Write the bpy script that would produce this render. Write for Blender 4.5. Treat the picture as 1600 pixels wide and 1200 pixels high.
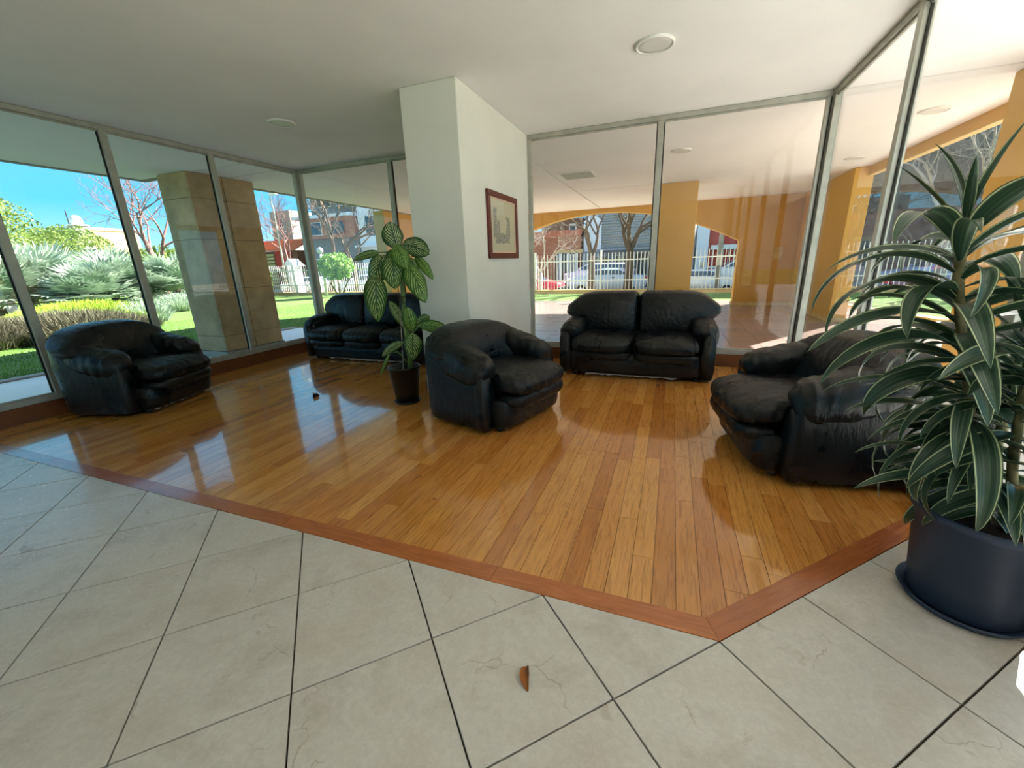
import bpy, bmesh, math, random
from mathutils import Vector, Matrix, noise
random.seed(7)
C = bpy.context.scene.collection
for o in list(bpy.data.objects): bpy.data.objects.remove(o)
sc = bpy.context.scene
rad = math.radians; PI = math.pi
# ------------------------------------------------------------------ camera, sky, sun, exposure
cam_d = bpy.data.cameras.new('camera'); cam = bpy.data.objects.new('camera', cam_d); C.objects.link(cam)
cam.location = (-0.243, -1.264, 1.278)
cam.rotation_euler = (rad(73.429), rad(1.907), rad(20.783))
cam_d.sensor_width = 36; cam_d.lens = 14.30; cam_d.clip_start = .03; cam_d.clip_end = 400
sc.camera = cam
sc.view_settings.view_transform = 'Standard'; sc.view_settings.look = 'None'
sc.view_settings.gamma = 1; sc.view_settings.use_curve_mapping = False
sc.view_settings.exposure = 2.08
w = bpy.data.worlds.new('sky'); sc.world = w; w.use_nodes = True
wn = w.node_tree; wn.nodes.clear()
wo = wn.nodes.new('ShaderNodeOutputWorld'); wb = wn.nodes.new('ShaderNodeBackground')
tc = wn.nodes.new('ShaderNodeTexCoord'); sx = wn.nodes.new('ShaderNodeSeparateXYZ'); rp = wn.nodes.new('ShaderNodeValToRGB')
wn.links.new(tc.outputs['Generated'], sx.inputs[0]); wn.links.new(sx.outputs['Z'], rp.inputs[0])
e = rp.color_ramp.elements
e[0].position = 0.0; e[0].color = (.36, .58, .72, 1)
e[1].position = 1.0; e[1].color = (.26, .33, .50, 1)
k = e.new(.12); k.color = (.075, .38, .62, 1)
k = e.new(.45); k.color = (.15, .34, .56, 1)
wn.links.new(rp.outputs[0], wb.inputs[0]); wb.inputs[1].default_value = 0.56
wn.links.new(wb.outputs[0], wo.inputs[0])
sun_d = bpy.data.lights.new('sun', 'SUN'); sun = bpy.data.objects.new('sun', sun_d); C.objects.link(sun)
SD = Vector((-.59, -.807, -.753)).normalized()      # direction the sunlight travels
sun.rotation_euler = SD.to_track_quat('-Z', 'Y').to_euler()
sun.location = (10, 10, 12)
sun_d.energy = 6.8; sun_d.angle = rad(.6); sun_d.color = (1, .975, .94)

# ------------------------------------------------------------------ material helpers
class NT:
    def __init__(s, name, rough=.5, base=(.5,.5,.5), spec=.5, metal=0, coat=0, coat_r=.1):
        s.m = bpy.data.materials.new(name); s.m.use_nodes = True
        s.t = s.m.node_tree; s.p = s.t.nodes['Principled BSDF']; s.out = s.t.nodes['Material Output']
        s.p.inputs['Base Color'].default_value = (*base, 1); s.p.inputs['Roughness'].default_value = rough
        s.p.inputs['Specular IOR Level'].default_value = spec; s.p.inputs['Metallic'].default_value = metal
        s.p.inputs['Coat Weight'].default_value = coat; s.p.inputs['Coat Roughness'].default_value = coat_r
    def n(s, typ, **kw):
        x = s.t.nodes.new('ShaderNode' + typ)
        for a, b in kw.items():
            if a in x.inputs.keys(): x.inputs[a].default_value = b
            else: setattr(x, a, b)
        return x
    def l(s, a, b): s.t.links.new(a, b)
    def coords(s, kind='Object', scale=(1,1,1), rnd=False, rot=(0,0,0)):
        tcn = s.n('TexCoord'); mp = s.n('Mapping'); mp.inputs['Scale'].default_value = scale; mp.inputs['Rotation'].default_value = rot
        s.l(tcn.outputs[kind], mp.inputs[0])
        if rnd:
            oi = s.n('ObjectInfo'); mu = s.n('VectorMath', operation='SCALE'); mu.inputs[0].default_value = (37, 91, 53)
            s.l(oi.outputs['Random'], mu.inputs['Scale']); s.l(mu.outputs[0], mp.inputs['Location'])
        return mp.outputs[0]
    def ramp(s, fac, stops):
        r = s.n('ValToRGB'); el = r.color_ramp.elements
        while len(el) > 1: el.remove(el[-1])
        el[0].position = stops[0][0]; el[0].color = (*stops[0][1], 1)
        for p, c in stops[1:]:
            q = el.new(p); q.color = (*c, 1)
        s.l(fac, r.inputs[0]); return r.outputs[0]
    def noise(s, vec, scale, detail=4, rough=.5, dist=0):
        x = s.n('TexNoise'); x.inputs['Scale'].default_value = scale; x.inputs['Detail'].default_value = detail
        x.inputs['Roughness'].default_value = rough; x.inputs['Distortion'].default_value = dist
        s.l(vec, x.inputs['Vector']); return x.outputs['Fac']
    def bump(s, h, strength, dist=.01):
        b = s.n('Bump'); b.inputs['Strength'].default_value = strength; b.inputs['Distance'].default_value = dist
        s.l(h, b.inputs['Height']); s.l(b.outputs[0], s.p.inputs['Normal']); return b
    def mix(s, fac, a, b, typ='MIX'):
        x = s.n('MixRGB', blend_type=typ)
        for i, v in ((0, fac), (1, a), (2, b)):
            if hasattr(v, 'links') or hasattr(v, 'is_linked'): s.l(v, x.inputs[i])
            elif i == 0: x.inputs[0].default_value = v
            else: x.inputs[i].default_value = (*v, 1)
        return x.outputs[0]
    def color(s, c): s.l(c, s.p.inputs['Base Color'])
def S(r, g, b):   # sRGB 0-255 -> linear
    f = lambda v: v/255/12.92 if v/255 <= .04045 else ((v/255+.055)/1.055)**2.4
    return (f(r), f(g), f(b))
def plain(name, col, rough=.6, spec=.4, var=.12, scale=6, bump=.15, metal=0, coat=0, kind='Object', rnd=False, bdist=.003):
    t = NT(name, rough, col, spec, metal, coat); v = t.coords(kind, rnd=rnd)
    f = t.noise(v, scale, 5)
    lo = tuple(c*(1-var) for c in col); hi = tuple(min(1, c*(1+var)) for c in col)
    t.color(t.ramp(f, [(.3, lo), (.7, hi)]))
    f2 = t.noise(v, scale*14, 3); t.bump(f2, bump, bdist)
    return t.m

def green(name, lo, hi, rough=.5, trans=.25, scale=3):
    t = NT(name, rough, spec=.3); v = t.coords('Object'); c = t.ramp(t.noise(v, scale, 3), [(.3, lo), (.7, hi)]); t.color(c)
    if trans:
        tl = t.n('BsdfTranslucent'); t.l(c, tl.inputs['Color']); mx = t.n('MixShader'); mx.inputs[0].default_value = trans
        t.l(t.p.outputs[0], mx.inputs[1]); t.l(tl.outputs[0], mx.inputs[2]); t.l(mx.outputs[0], t.out.inputs[0])
    return t.m

# ------------------------------------------------------------------ geometry helpers
def link(name, me, mat=None, parent=None, smooth=False, **props):
    if mat is not None:
        me.materials.clear()
        for mm in (mat if isinstance(mat, (list, tuple)) else [mat]): me.materials.append(mm)
    if smooth:
        for p in me.polygons: p.use_smooth = True
    o = bpy.data.objects.new(name, me); C.objects.link(o)
    if parent is not None: o.parent = parent
    for a, b in props.items(): o[a] = b
    return o
def bm2(bm, name='m'):
    me = bpy.data.meshes.new(name); bm.to_mesh(me); bm.free(); return me
def pyd(V, F, name='m'):
    me = bpy.data.meshes.new(name); me.from_pydata([tuple(v) for v in V], [], F); me.update(); return me
def empty(name, loc, rz=0, **props):
    o = bpy.data.objects.new(name, None); C.objects.link(o); o.location = loc; o.rotation_euler = (0, 0, rz)
    o.empty_display_size = .1
    for a, b in props.items(): o[a] = b
    return o
def box(bm, x0, x1, y0, y1, z0, z1, bev=0, seg=1):
    r = bmesh.ops.create_cube(bm, size=1)
    vs = r['verts']
    for v in vs:
        v.co = Vector((x0+(v.co.x+.5)*(x1-x0), y0+(v.co.y+.5)*(y1-y0), z0+(v.co.z+.5)*(z1-z0)))
    if bev:
        ed = list({e_ for v in vs for e_ in v.link_edges})
        bmesh.ops.bevel(bm, geom=ed, offset=bev, segments=seg, affect='EDGES', profile=.5)
    return vs
def boxm(x0, x1, y0, y1, z0, z1, bev=0, seg=1):
    bm = bmesh.new(); box(bm, x0, x1, y0, y1, z0, z1, bev, seg); return bm2(bm)
def boxo(name, dims, mat, parent=None, bev=0, seg=1, **props):
    return link(name, boxm(*dims, bev=bev, seg=seg), mat, parent, **props)
def clip(poly, n, d):
    """keep part of convex polygon with n.p <= d"""
    out = []
    for i, p in enumerate(poly):
        q = poly[(i+1) % len(poly)]
        a = n[0]*p[0]+n[1]*p[1]-d; b = n[0]*q[0]+n[1]*q[1]-d
        if a <= 0: out.append(p)
        if (a < 0 < b) or (b < 0 < a):
            t = a/(a-b); out.append((p[0]+t*(q[0]-p[0]), p[1]+t*(q[1]-p[1])))
    return out
def area(poly):
    return .5*abs(sum(poly[i][0]*poly[(i+1) % len(poly)][1]-poly[(i+1) % len(poly)][0]*poly[i][1] for i in range(len(poly))))
def prism(poly, z0, z1, bev=.0):
    s = sum(poly[i][0]*poly[(i+1) % len(poly)][1]-poly[(i+1) % len(poly)][0]*poly[i][1] for i in range(len(poly)))
    if s < 0: poly = poly[::-1]
    n = len(poly); cx = sum(p[0] for p in poly)/n; cy = sum(p[1] for p in poly)/n
    V = [(p[0]-cx, p[1]-cy, z0) for p in poly]+[(p[0]-cx, p[1]-cy, z1-bev) for p in poly]
    F = [tuple(range(n))[::-1]]+[(i, (i+1) % n, n+(i+1) % n, n+i) for i in range(n)]
    if bev:
        for i, p in enumerate(poly):
            x, y = p[0]-cx, p[1]-cy; L = math.hypot(x, y); k_ = max(0, 1-bev*1.6/L); V.append((x*k_, y*k_, z1))
        F += [(n+i, n+(i+1) % n, 2*n+(i+1) % n, 2*n+i) for i in range(n)]+[tuple(range(2*n, 3*n))]
    else: F += [tuple(range(n, 2*n))]
    return pyd(V, F), (cx, cy)
def tube(bm, pts, rads, seg=6, cap=True):
    """tube through points with radii"""
    rings = []; up = Vector((0, 0, 1))
    pts = [Vector(p) for p in pts]
    for i, p in enumerate(pts):
        a = pts[max(0, i-1)]; b = pts[min(len(pts)-1, i+1)]; d = (b-a).normalized()
        u = d.cross(up)
        if u.length < .05: u = d.cross(Vector((1, 0, 0)))
        u.normalize(); v_ = d.cross(u)
        r = rads[i] if isinstance(rads, (list, tuple)) else rads
        rings.append([bm.verts.new(p+(u*math.cos(2*PI*k_/seg)+v_*math.sin(2*PI*k_/seg))*r) for k_ in range(seg)])
    for A, B in zip(rings, rings[1:]):
        for k_ in range(seg): bm.faces.new((A[k_], A[(k_+1) % seg], B[(k_+1) % seg], B[k_]))
    if cap:
        bm.faces.new(rings[0][::-1]); bm.faces.new(rings[-1])
def lathe(prof, seg=40):
    bm = bmesh.new(); rings = []
    for r, z in prof:
        if r < 1e-5: rings.append([bm.verts.new((0, 0, z))])
        else: rings.append([bm.verts.new((r*math.cos(2*PI*k_/seg), r*math.sin(2*PI*k_/seg), z)) for k_ in range(seg)])
    for A, B in zip(rings, rings[1:]):
        for k_ in range(seg):
            a, b = A[k_ % len(A)], A[(k_+1) % len(A)]; c, d = B[(k_+1) % len(B)], B[k_ % len(B)]
            f = [x for i, x in enumerate((a, b, c, d)) if x not in (a, b, c, d)[:i]]
            if len(f) > 2: bm.faces.new(f)
    bmesh.ops.recalc_face_normals(bm, faces=bm.faces)
    return bm2(bm)
def copy_tree(o, parent=None):
    c = o.copy(); C.objects.link(c); c.parent = parent
    for ch in [x for x in bpy.data.objects if x.parent is o]: copy_tree(ch, c)
    return c

# ------------------------------------------------------------------ materials: room
def m_wood():
    t = NT('varnished_strip_wood', .14, spec=.5, coat=.7, coat_r=.04)
    v = t.coords('Object', (22, 1.6, 1), rnd=True)
    g = t.noise(v, 3.2, 8, .62, 1.2)
    oi = t.n('ObjectInfo')
    c1 = t.ramp(oi.outputs['Random'], [(0, S(186, 116, 48)), (.2, S(202, 134, 60)), (.45, S(212, 148, 72)), (.65, S(196, 126, 54)), (.85, S(220, 156, 80)), (1, S(176, 104, 44))])
    c2 = t.ramp(g, [(.3, (.50, .42, .34)), (.5, (.92, .9, .86)), (.75, (1.12, 1.12, 1.1))])
    c = t.mix(.85, c1, c2, 'MULTIPLY')
    t.color(c)
    big = t.noise(t.coords('Object', (3, .4, 1), rnd=True), 2.5, 2); f = t.noise(v, 9, 3)
    t.bump(big, .06, .01)
    return t.m
def m_border():
    t = NT('red_brown_border_wood', .18, spec=.5, coat=.4, coat_r=.08)
    v = t.coords('Object', (2, 24, 1), rnd=True)
    g = t.noise(v, 2.6, 8, .62, 1.0); oi = t.n('ObjectInfo')
    c1 = t.ramp(oi.outputs['Random'], [(0, S(150, 76, 34)), (.5, S(172, 96, 44)), (1, S(186, 110, 56))])
    c2 = t.ramp(g, [(.3, (.62, .55, .5)), (.7, (1.1, 1.08, 1.05))])
    t.color(t.mix(.85, c1, c2, 'MULTIPLY')); t.bump(g, .05, .002)
    return t.m
def m_tile():
    t = NT('beige_stone_tile', .22, spec=.5)
    v = t.coords('Object', rnd=True)
    a = t.noise(v, 3.2, 7, .62, .4); b = t.noise(v, 45, 4, .7)
    base = t.ramp(a, [(.25, S(178, 168, 153)), (.48, S(200, 193, 181)), (.75, S(188, 176, 160))])
    fine = t.ramp(b, [(.35, (.86, .85, .84)), (.6, (1.03, 1.03, 1.03))])
    c = t.mix(.7, base, fine, 'MULTIPLY')
    # meandering hair cracks
    d = t.n('TexNoise'); d.inputs['Scale'].default_value = 4; d.inputs['Detail'].default_value = 6; t.l(v, d.inputs['Vector'])
    ad = t.n('VectorMath', operation='MULTIPLY_ADD'); t.l(d.outputs['Color'], ad.inputs[0]); ad.inputs[1].default_value = (.55, .55, 0); t.l(v, ad.inputs[2])
    vo = t.n('TexVoronoi', feature='DISTANCE_TO_EDGE', voronoi_dimensions='3D'); vo.inputs['Scale'].default_value = 2.6; t.l(ad.outputs[0], vo.inputs['Vector'])
    gate = t.noise(v, 5.5, 2); gr = t.ramp(gate, [(.54, (0, 0, 0)), (.64, (1, 1, 1))])
    cr = t.ramp(vo.outputs['Distance'], [(0, (1, 1, 1)), (.004, (.7, .7, .7)), (.010, (0, 0, 0))])
    m = t.mix(1, cr, gr, 'MULTIPLY')
    mm = t.mix(1, m, (.55, .55, .55), 'MULTIPLY'); c = t.mix(mm, c, S(150, 134, 114)); t.color(c)
    inv = t.n('Invert'); t.l(m, inv.inputs['Color'])
    bl = t.mix(.25, inv.outputs[0], b); t.bump(bl, .22, .003)
    rr = t.ramp(b, [(.3, (.30,)*3), (.7, (.18,)*3)]); t.l(rr, t.p.inputs['Roughness'])
    return t.m
M = {}
M['wood'] = m_wood(); M['border'] = m_border(); M['tile'] = m_tile()
M['grout'] = plain('dark_grout', S(78, 66, 52), .9, .2)
M['wall'] = plain('white_wall_paint', S(226, 224, 214), .55, .3, .03, 2, .12)
M['ceiling'] = plain('ceiling_plaster', S(238, 236, 232), .8, .2, .03, 1.5, .15)
M['soffit'] = plain('soffit_paint', S(238, 235, 230), .8, .2, .03, 1.2, .15)
M['frame'] = plain('weathered_aluminium', S(178, 177, 166), .42, .5, .12, 9, .2, metal=.35)
M['gasket'] = plain('dark_gasket', S(48, 46, 40), .7, .3)
M['base'] = plain('brown_baseboard', S(112, 66, 36), .4, .4, .2, 5, .1)
M['yellow'] = plain('ochre_paint', S(204, 158, 78), .6, .3, .05, 1.5, .25)
M['concrete'] = plain('grey_concrete', S(150, 146, 138), .8, .2, .1, 3, .3)
def m_glass():
    m = bpy.data.materials.new('window_glass'); m.use_nodes = True; t = m.node_tree; t.nodes.clear()
    o = t.nodes.new('ShaderNodeOutputMaterial'); mx = t.nodes.new('ShaderNodeMixShader')
    tr = t.nodes.new('ShaderNodeBsdfTransparent'); tr.inputs[0].default_value = (.965, .98, .97, 1)
    gl = t.nodes.new('ShaderNodeBsdfGlossy'); gl.inputs['Roughness'].default_value = .0
    lw = t.nodes.new('ShaderNodeLayerWeight'); lw.inputs['Blend'].default_value = .5
    pw = t.nodes.new('ShaderNodeMath'); pw.operation = 'POWER'; pw.inputs[1].default_value = 4.5
    ma = t.nodes.new('ShaderNodeMath'); ma.operation = 'MULTIPLY_ADD'; ma.inputs[1].default_value = .75; ma.inputs[2].default_value = .035
    t.links.new(lw.outputs['Facing'], pw.inputs[0]); t.links.new(pw.outputs[0], ma.inputs[0]); t.links.new(ma.outputs[0], mx.inputs[0])
    t.links.new(tr.outputs[0], mx.inputs[1]); t.links.new(gl.outputs[0], mx.inputs[2]); t.links.new(mx.outputs[0], o.inputs[0])
    return m
M['glass'] = m_glass()

# ------------------------------------------------------------------ the room
XL, XR, YB, H = -5.779, 1.083, 4.074, 2.764
XP0, XP1, YP = -2.575, -2.023, 2.247
YF = -4.2
s2 = math.sqrt(.5)
floor = link('floor', boxm(XL, XR+.02, YF, YB, -.12, -.012), M['grout'], None, kind='structure')
# diagonal stone tiles
TS = .45; g = .0028; cnt = 0
for i in range(-18, 8):
    for j in range(-14, 14):
        # corner lattice: u = (s2,s2)*TS  v = (s2,-s2)*TS
        pts = []
        for a, b in ((g/TS, g/TS), (1-g/TS, g/TS), (1-g/TS, 1-g/TS), (g/TS, 1-g/TS)):
            pts.append((TS*s2*((i+a)+(j+b)), TS*s2*((i+a)-(j+b))))
        for region in (0, 1):
            P = list(pts)
            if region == 0:      # x <= 0 side : y<0
                P = clip(P, (0, 1), -.002); P = clip(P, (1, 0), 0) if P else P
            else:
                P = clip(P, (-1, 0), 0) if True else P
                P = clip(P, (-s2, s2), -.002) if P else P
            if not P: continue
            P = clip(P, (-1, 0), -XL) ; P = clip(P, (1, 0), XR) if P else P
            P = clip(P, (0, -1), -YF) if P else P
            if len(P) < 3 or area(P) < 2e-4: continue
            if region == 1 and all(p[0] < .0005 for p in P): continue
            # a tile crossing x = 0 south of the border is one whole tile
            if region == 0 and any(p[0] > .0005 for p in pts):
                Q = clip(pts, (0, 1), -.002)
                if all(p[1] < p[0]-.002 or p[0] <= 0 for p in Q) or True:
                    Q2 = [p for p in Q]
                    Q = clip(Q, (-1, 0), -XL); Q = clip(Q, (1, 0), XR); Q = clip(Q, (0, -1), -YF)
                    if pts and max(p[1] for p in pts) <= 0.01: P = Q
            if region == 1 and min(p[0] for p in pts) < -.0005 and max(p[1] for p in pts) <= 0.01: continue
            me, (cx, cy) = prism(P, -.012, 0.0, .0012)
            o = link('tile', me, M['tile'], floor); o.location = (cx, cy, random.uniform(-.0004, .0004)); cnt += 1
# timber strips (run away from the viewer), border boards
PW = .0895; npl = 0
x = -.05
cols = []
xs = -.05-PW*64
rest = bmesh.new()
plist = []
kx = 0
while xs+kx*PW < XR:
    x0 = xs+kx*PW+.0009; x1 = x0+PW-.0018
    x0c = max(x0, XL); x1c = min(x1, XR); kx += 1
    if x1c-x0c < .01: continue
    y = .09-random.uniform(0, .8)
    while y < YB:
        L = random.choice((.55, .7, .85, 1.0, 1.15, 1.3)); P = [(x0c, y+.0006), (x1c, y+.0006), (x1c, y+L-.0006), (x0c, y+L-.0006)]
        y += L
        P = clip(P, (0, -1), -.0902); P = clip(P, (0, 1), YB) if P else P
        P = clip(P, (s2, -s2), -.0902) if P else P
        if len(P) < 3 or area(P) < 1e-3: continue
        cxm = sum(p[0] for p in P)/len(P); cym = sum(p[1] for p in P)/len(P)
        plist.append((math.hypot(cxm+.24, cym+1.26), P))
plist.sort(key=lambda q: q[0])
for d_, P in plist[:300]:
    me, (cx, cy) = prism(P, -.012, .0, .0006)
    o = link('plank', me, M['wood'], floor); o.location = (cx, cy, random.uniform(-.0003, .0003))
    o.rotation_euler = (rad(random.uniform(-.03, .03)), rad(random.uniform(-.22, .22)), 0)
def m_wood_far():
    m = M['wood'].copy(); m.name = 'varnished_strip_wood_far'; t = m.node_tree
    for n_ in list(t.nodes):
        if n_.type == 'OBJECT_INFO':
            at = t.nodes.new('ShaderNodeAttribute'); at.attribute_name = 'rnd'
            for l_ in list(n_.outputs['Random'].links): t.links.new(at.outputs['Fac'], l_.to_socket)
    return m
V = []; F = []; A_ = []
for d_, P in plist[300:]:
    me, (cx, cy) = prism(P, -.012, .0, .0006); b0 = len(V); r_ = random.random(); tl = random.uniform(-.0035, .0035)
    for v in me.vertices: V.append((v.co.x+cx, v.co.y+cy, v.co.z+v.co.x*tl))
    for p in me.polygons: F.append(tuple(b0+i for i in p.vertices)); A_.append(r_)
    bpy.data.meshes.remove(me)
if V:
    me = pyd(V, F); at = me.attributes.new('rnd', 'FLOAT', 'FACE')
    for i, a in enumerate(A_): at.data[i].value = a
    link('far_planks', me, m_wood_far(), floor, kind='stuff')
x = -.001; bx = [-.0]
cuts = [0, -.87, -2.07, -3.25, -4.4, XL]
for a, b in zip(cuts, cuts[1:]):
    P = [(b+.0008, .0), (a-.0008 if a else 0, 0), (a-.0008 if a else -.0373, .0895), (b+.0008, .0895)]
    me, (cx, cy) = prism(P, -.012, .0008, .0008); o = link('border_board', me, M['border'], floor); o.location = (cx, cy, 0)
rt = [0, 1.21, 1.56]     # distance along the 45 degree edge
for a, b in zip(rt, rt[1:]):
    n_ = (-s2, s2); u_ = (s2, s2); wd = .0895
    A = (u_[0]*a, u_[1]*a); B = (u_[0]*(b-.0015), u_[1]*(b-.0015))
    A2 = (-.0373, .0895) if a == 0 else (A[0]+n_[0]*wd, A[1]+n_[1]*wd)
    P = [A, B, (B[0]+n_[0]*wd, B[1]+n_[1]*wd), A2]
    P = clip(P, (1, 0), XR)
    # board mesh drawn along its own length so the grain follows it
    L = math.hypot(B[0]-A[0], B[1]-A[1]); loc = [((p[0])*u_[0]+(p[1])*u_[1], (p[0])*n_[0]+(p[1])*n_[1]) for p in P]
    me, (cx, cy) = prism(loc, -.012, .0008, .0008); o = link('border_board', me, M['border'], floor)
    o.location = (cx*u_[0]+cy*n_[0], cx*u_[1]+cy*n_[1], 0); o.rotation_euler = (0, 0, PI/4)

ceil_ = link('ceiling', boxm(XL-.05, XR+.03, YF, YB+.04, H, H+.12), M['ceiling'], None, kind='structure')
# structure above the lobby (upper slab) keeps the sun off everything beneath
upper = empty('roof_slab', (0, 0, 0), 0, kind='structure')
boxo('slab', (-8.38, 3.1, YF-2, 3.42, H+.125, H+.42), M['concrete'], upper)
boxo('slab', (-7.62, 3.1, 3.42, 12.4, H+.125, H+.42), M['concrete'], upper)
boxo('upper_storey', (-7.9, 2.9, YF-1.5, 12.0, H+.43, 5.4), M['wall'], upper)  # unseen mass added above, height set to lengthen the shadow on the left lawn
boxo('slab_edge', (-8.48, -8.38, YF-2, 3.52, H-.01, H+.46), M['concrete'], upper)
boxo('slab_edge', (-8.38, -7.62, 3.43, 3.52, H-.01, H+.46), M['concrete'], upper)
boxo('slab_edge', (-7.72, -7.62, 3.53, 12.4, H-.01, H+.46), M['concrete'], upper)
# soffit panels outside, thin dark joints between
soff = empty('porch_ceiling', (0, 0, 0), 0, kind='structure')
J = .006
for (a, b, c, d) in ((-8.38, XL-.06, YF-2, 3.41), (-7.61, XL-.06, 3.43, 3.97), (-7.61, XL-.06, 3.985, 12.2),
                     (XL-.045, -2.4, YB+.05, 12.2), (-2.385, 3.02, YB+.05, 8.6), (-2.385, 3.02, 8.61, 12.2), (XR+.04, 3.02, YF-2, YB+.035)):
    boxo('soffit_panel', (a+J, b-J, c+J, d-J, H, H+.1), M['soffit'], soff)
    boxo('joint_backing', (a-J, b+J, c-J, d+J, H+.1, H+.12), M['grout'], soff)

# walls: pillar
pil = link('wall_pillar', boxm(XP0, XP1, YP, YB, 0, H-.001, .006), M['wall'], None, kind='structure')
boxo('wall_front', (XL-.1, XR+.15, YF-.15, YF-.001, 0, H), M['wall'], None, kind='structure')
# window walls
def window(name, axis, fixed, a0, a1, mull, post0=True, post1=True, out=1):
    """axis 'x': runs along x at y=fixed ; axis 'y': runs along y at x=fixed. out = direction of outside"""
    root = empty(name, (0, 0, 0), 0, kind='structure')
    def bar(nm, s0, s1, z0, z1, t0, t1, mat=M['frame'], bev=.003):
        d0, d1 = sorted((fixed+out*t0, fixed+out*t1))
        dm = (s0, s1, d0, d1, z0, z1) if axis == 'x' else (d0, d1, s0, s1, z0, z1)
        return boxo(nm, dm, mat, root, bev)
    bar('bottom_rail', a0, a1, .15, .205, 0, .06)
    bar('bottom_stop', a0, a1, .205, .222, .018, .034)
    bar('top_rail', a0, a1, H-.05, H-.002, 0, .06)
    bar('top_stop', a0, a1, H-.068, H-.05, .018, .034)
    edges = [a0]+list(mull)+[a1]; hw = .032
    for m_ in mull:
        bar('mullion', m_-hw, m_+hw, .205, H-.05, -.012, .05)
        for sgn in (-1, 1): bar('glazing_bead', m_+sgn*(hw+.006)-.006, m_+sgn*(hw+.006)+.006, .222, H-.068, .018, .034, M['gasket'], 0)
    if post0: bar('post', a0, a0+.05, .205, H-.05, 0, .06)
    if post1: bar('post', a1-.05, a1, .205, H-.05, 0, .06)
    lo = [a0+(.05 if post0 else 0)]+[m_+hw+.012 for m_ in mull]; hi = [m_-hw-.012 for m_ in mull]+[a1-(.05 if post1 else 0)]
    for l_, h_ in zip(lo, hi): bar('pane', l_, h_, .222, H-.068, .023, .029, M['glass'], 0)
    return root
window('window_1', 'y', XL, YF, YB, [-3.3, -2.3, -1.3, -.3, .705, 1.67, 2.76], out=-1)
window('window_2', 'x', YB, XL, XP0, [-4.07], out=1)
window('window_3', 'x', YB, XP1, XR, [-.473], out=1)
window('window_4', 'y', XR, YF, YB, [-3.4, -1.9, -.5, 1.05, 2.5], out=1)
# vertical grooves on the corner posts
tr1 = empty('trim_1', (0, 0, 0), 0, kind='structure')
boxo('corner_post', (XR-.004, XR+.062, YB-.004, YB+.062, .15, H-.002), M['frame'], tr1, .003)
boxo('corner_post', (XL-.062, XL+.004, YB-.004, YB+.062, .15, H-.002), M['frame'], tr1, .003)
for dx in (-.013, ): boxo('groove', (XR+dx-.006, XR+dx, YB-.02, YB-.002, .21, H-.06), M['gasket'], tr1)
def baseb(name, dims): return boxo(name, dims, M['base'], None, .004, kind='structure')
baseb('baseboard_left', (XL-.05, XL+.012, YF, YB, 0, .15))
bb = baseb('baseboard_back', (XL+.013, XP0-.001, YB-.012, YB+.05, 0, .15))
baseb('baseboard_back', (XP1+.001, XR, YB-.012, YB+.05, 0, .15))
baseb('baseboard_right', (XR-.012, XR+.05, YF, YB-.013, 0, .15))
baseb('baseboard_pillar', (XP0-.03, XP0-.001, YP+.02, YB-.013, 0, .13))

# ceiling lights
M['white'] = plain('white_plastic', S(226, 224, 218), .5, .4, .03, 4, .05)
M['lens'] = plain('frosted_diffuser', S(214, 212, 206), .35, .5, .03, 4, .05)
def disk(x, y, r, label, group=None, lamp=0):
    root = empty('ceiling_light', (x, y, H), 0, label=label, category='ceiling light')
    link('rim', lathe([(r*.86, -.012), (r*.90, -.02), (r*.98, -.018), (r, -.008), (r, -.0005)], 48), M['white'], root, True)
    link('diffuser', lathe([(0, -.011), (r*.6, -.012), (r*.86, -.012), (r*.87, -.002), (0, -.002)], 48), M['lens'], root, True)
    if group: root['group'] = group
    if lamp:
        ld = bpy.data.lights.new('downlight', 'AREA'); ld.shape = 'DISK'; ld.size = r*1.7; ld.energy = lamp; ld.color = (1, .97, .92)
        lo_ = bpy.data.objects.new('downlight', ld); C.objects.link(lo_); lo_.parent = root; lo_.location = (0, 0, -.03)
disk(-.48, 2.41, .137, 'round flush ceiling light inside, in front of the loveseat window, at upper right')
disk(-4.165, 2.43, .13, 'round flush ceiling light inside, on the shaded ceiling left of the pillar')
disk(-.25, 5.83, .14, 'round flush light on the porch ceiling, seen above the window mullion behind the loveseat')
disk(2.37, 5.33, .14, 'faint round light on the porch ceiling right of the corner post, nearer of two')
disk(2.45, 7.84, .14, 'faint round light on the porch ceiling above the right ochre column, farther of two')
# ceiling vent
vent = empty('ceiling_vent', (-1.97, 6.8, H), 0, label='rectangular slatted air vent in the porch ceiling behind the back window', category='vent')
bm = bmesh.new()
for a in ((-.31, .31, -.33, -.29), (-.31, .31, .29, .33), (-.31, -.27, -.29, .29), (.27, .31, -.29, .29)): box(bm, *a, -.012, -.001)
link('vent_frame', bm2(bm), M['white'], vent)
for i in range(14): boxo('slat', (-.27, .27, -.28+i*.041, -.262+i*.041, -.010, -.001), M['frame'], vent)

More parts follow.
